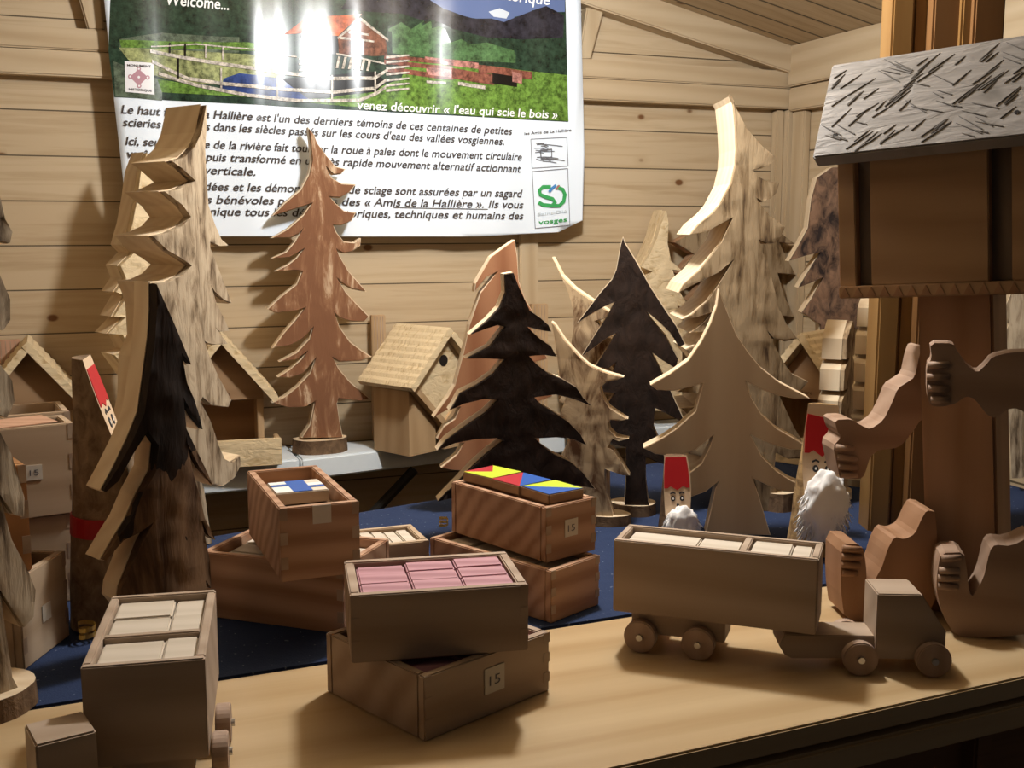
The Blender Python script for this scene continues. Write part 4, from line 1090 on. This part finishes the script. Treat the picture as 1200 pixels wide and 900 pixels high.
# ------------------------------------------------------------------ bird-house figure at the right
Of = onz((1130, 741), 1.0)
fr_n = Matrix.Rotation(R(-30), 3, 'Z') @ Vector((-Of.x, -Of.y, 0)).normalized()     # body front faces left of us
fx = Vector((-fr_n.y, fr_n.x, 0))
fang = math.atan2(fx.y, fx.x)
fm = frame(Vector((Of.x, Of.y, 1.0002)), fang)
fig = empty('birdhouse_figure', fm, 'bird house on a wooden figure with cut-out arms and legs, right end of counter', 'bird house figure')
fi = fm.inverted()
def limb(name, outline, anchor, yaw, thick, mat, grooves=(), gname='finger'):
    """cut-out limb board: faces the viewer turned by yaw"""
    d = Vector((-anchor.x, -anchor.y, 0)).normalized(); n = Matrix.Rotation(yaw, 3, 'Z') @ d; xa = Vector((-n.y, n.x, 0))
    mw = frame(anchor, math.atan2(xa.y, xa.x)); inv = mw.inverted()
    P = [(lambda q: (q.x, q.z))(inv @ onplane(p, anchor, n)) for p in outline]
    # round the corners a little by one Chaikin pass
    Q = []
    for i in range(len(P)):
        a, b = Vector(P[i]), Vector(P[(i+1) % len(P)]); Q += [tuple(a.lerp(b, .2)), tuple(a.lerp(b, .8))]
    bm = bmesh.new(); prism(bm, Q, 0, thick)
    o = link(name, bm, mat, fig, fi @ mw)
    for (xa_, ya_, xb_, yb_) in grooves:
        p, q = inv @ onplane((xa_, ya_), anchor, n), inv @ onplane((xb_, yb_), anchor, n)
        bm = bmesh.new(); tube(bm, [Vector((p.x, -.001, p.z)), Vector(((p.x+q.x)/2, -.0022, (p.z+q.z)/2)), Vector((q.x, .0005, q.z))], 0.0042, 0.0036, 8)
        link(gname, bm, mat, o, smooth=True)
    return o
armR = limb('arm', pts('1090 402 1117 402 1122 412 1133 428 1145 437 1155 428 1163 418 1183 413 1215 412 1215 492 1192 478 1180 480 1167 490 1157 487 1142 467 1132 464 1120 473 1103 477 1090 475 1086 462 1086 428 1092 420'),
            onz((1120, 752), 1.0), R(4), 0.034, M['figure_d'], [(1088, 428, 1112, 427), (1086, 442, 1112, 442), (1088, 455, 1112, 456), (1091, 468, 1112, 468)])
bx('bolt_hole', (-.006, .006, -.0008, 0.002, -.007, .007), M['hole'], armR, armR.matrix_local.inverted() @ fi @ Matrix.Translation(onplane((1196, 444), onz((1120, 752), 1.0), Vector((-Of.x, -Of.y, 0)).normalized())), 0)
limb('arm', pts('978 492 998 491 1010 499 1020 503 1035 493 1045 473 1052 455 1063 448 1072 442 1077 418 1082 405 1096 410 1096 490 1080 490 1067 510 1053 525 1030 527 1020 535 1013 557 1007 562 984 560 981 545 976 523 986 512 981 505'),
     onz((1040, 690), 1.0), R(22), 0.045, M['figure_d'], [(979, 524, 1000, 526), (981, 535, 1004, 538), (982, 546, 1004, 548), (985, 556, 1004, 557)])
limb('leg', pts('1103 648 1130 647 1133 668 1137 703 1152 680 1160 645 1166 638 1185 640 1215 625 1215 742 1150 748 1120 746 1104 720 1097 690 1099 665'),
     onz((1132, 747), 1.0), R(10), 0.045, M['figure_d'], [(1103, 654, 1126, 653), (1100, 668, 1124, 669), (1099, 677, 1124, 678), (1099, 686, 1122, 688)], 'toe')
limb('leg', pts('986 637 1010 638 1015 660 1016 700 1027 676 1034 664 1040 644 1048 629 1060 632 1072 626 1080 608 1086 598 1098 600 1098 722 1040 728 990 728 985 690'),
     onz((1040, 728), 1.0), R(22), 0.055, M['figure'], [(987, 642, 1009, 644), (986, 652, 1009, 653), (986, 661, 1007, 662), (987, 671, 1004, 672)], 'toe')
# body board
BO = onz((1128, 738), 1.0)
bn = Matrix.Rotation(R(-12), 3, 'Z') @ Vector((-BO.x, -BO.y, 0)).normalized(); bxa = Vector((-bn.y, bn.x, 0))
BO = BO-Vector((-BO.x, -BO.y, 0)).normalized()*-0.0+Vector((Of.x, Of.y, 0)).normalized()*0.045
bmw = frame(BO, math.atan2(bxa.y, bxa.x)); binv = bmw.inverted()
P = [binv @ onplane(p, BO, bn) for p in ((1075, 340), (1163, 340), (1172, 720), (1086, 720))]
bm = bmesh.new(); prism(bm, [(p.x, max(p.z, 0.0)) for p in P[:2]]+[(P[2].x, 0.0), (P[3].x, 0.0)], 0, 0.075)
link('body', bm, M['figure'], fig, fi @ bmw, bevel=.003)
# house on top
HN = Matrix.Rotation(R(-13), 3, 'Z') @ Vector((-Of.x, -Of.y, 0)).normalized()
HO = BO+HN*0.035
A = onplane((983, 349), HO, HN); B = onplane((1200, 343), HO, HN); C = onplane((977, 190), HO, HN)
hx = (B-A).normalized(); hz = Vector((0, 0, 1)); 
roll = math.atan2(hx.z, Vector((hx.x, hx.y)).length)
hang = math.atan2(hx.y, hx.x)
hm = Matrix.Translation(A) @ Matrix.Rotation(hang, 4, 'Z') @ Matrix.Rotation(-roll, 4, 'Y')
hi = fi @ hm
LW = (B-A).length*1.22; HH = (C-A).length; DP = 0.105
hs = bx('house', (0.012, LW-.012, 0.012, DP-.012, -.002, 0.0125), M['house_d'], fig, hi)
bx('floor_board', (0, LW, 0, DP, -.001, 0.013), M['house_d'], hs)
kx = lambda px: (hm.inverted() @ onplane((px, 260), HO, HN)).x
bx('corner_post', (0.0, kx(1001), 0.004, 0.05, 0.013, HH), M['house_d'], hs)
bx('recessed_panel', (kx(1000), LW-.01, 0.018, 0.028, 0.013, HH), M['house_g'], hs)
bx('front_board', (kx(1019), kx(1158), 0.003, 0.022, 0.013, HH), M['house_d'], hs)
bx('front_board', (kx(1185), LW, 0.003, 0.022, 0.013, HH), M['house_d'], hs)
bx('back_board', (0.0, LW, DP-.014, DP, 0.013, HH), M['house_d'], hs)
bx('side_board', (0.0, 0.012, 0.05, DP-.014, 0.013, HH), M['house_d'], hs)
bx('side_board', (LW-.012, LW, 0.05, DP-.014, 0.013, HH), M['house_d'], hs)
# roof boards with chisel cuts
e1 = hm.inverted() @ onplane((955, 186), HO+HN*0.022, HN)
def roof(sd):
    pitch = R(58)
    y_e = -0.018 if sd < 0 else DP+.018
    dy = -sd
    mr = Matrix.Translation((e1.x, y_e, HH-.003)) @ (Matrix.Rotation(pitch, 4, 'X') if sd < 0 else Matrix.Translation((0, 0, 0)) @ Matrix.Rotation(-pitch, 4, 'X'))
    bm = bmesh.new()
    W_ = LW-2*e1.x
    if sd < 0: box(bm, 0, W_, 0, (DP/2+.018)/math.cos(pitch), -.005, 0.015)
    else: box(bm, 0, W_, -(DP/2+.018)/math.cos(pitch), 0, -.005, 0.015)
    o = link('roof_board', bm, M['roofc'], hs, mr, bevel=.002)
    if sd < 0:
        rnd = random.Random(4); bm = bmesh.new(); Ls = (DP/2+.018)/math.cos(pitch)
        for i in range(130):
            x, y = rnd.uniform(0.008, W_-.012), rnd.uniform(0.006, Ls-.012)
            a = R(42+rnd.uniform(-10, 10)) if (int(x/0.05)+int(y/0.045)) % 3 else R(150+rnd.uniform(-10, 10))
            l = rnd.uniform(.014, .034); dx, dy_ = math.cos(a)*l/2, math.sin(a)*l/2
            q0, q1 = Vector((x-dx, y-dy_, .0152)), Vector((x+dx, y+dy_, .0152))
            if min(q0.x, q1.x) < .002 or max(q0.x, q1.x) > W_-.002 or min(q0.y, q1.y) < .002 or max(q0.y, q1.y) > Ls-.002: continue
            tube(bm, [q0, (q0+q1)/2+Vector((0, 0, .0004)), q1], 0.0009, 0.0003, 4)
        link('chisel_cut', bm, M['cutline'], o)
        for x, y in ((0.022, 0.028), (W_*.77, 0.03)):
            bm = bmesh.new(); cyl(bm, (x, y, .0145), .0026, .0012, 'z', 10); link('nail_hole', bm, M['hole'], o)
    return o
def roofmat():
    t = NT('grey gouged roof wood'); v = t.coords((1, 1, 1))
    m1 = t.n('ShaderNodeMapping', {0: v}); m1.inputs['Rotation'].default_value = (0, 0, R(48)); m1.inputs['Scale'].default_value = (9, 38, 1)
    n1 = t.noise(m1.outputs[0], 1.6, 3, 0.5, 0.8)
    m2 = t.n('ShaderNodeMapping', {0: v}); m2.inputs['Rotation'].default_value = (0, 0, R(-25)); m2.inputs['Scale'].default_value = (9, 34, 1)
    n2 = t.noise(m2.outputs[0], 1.3, 3, 0.5, 0.8)
    f = t.math('MINIMUM', n1, n2)
    t.bump(f, 0.8, 0.004)
    return t.done(t.ramp(f, [(0.28, (0.12, 0.105, 0.09)), (0.38, (0.20, 0.178, 0.158)), (0.6, (0.23, 0.205, 0.185))]), 0.55)
M['roofc'] = roofmat(); M['cutline'] = plain('deep chisel groove', (0.115, 0.098, 0.083), 0.8)
roof(-1); roof(1)
# carved sawtooth band along the floor edge
bm = bmesh.new(); n = 16
for i in range(n):
    x0 = LW*i/n
    prism(bm, [(x0+.002, .0005), (x0+LW/n-.002, .0005), (x0+LW/n/2, .012)], -.0012, .0004)
link('carved_border', bm, M['figure'], hs)
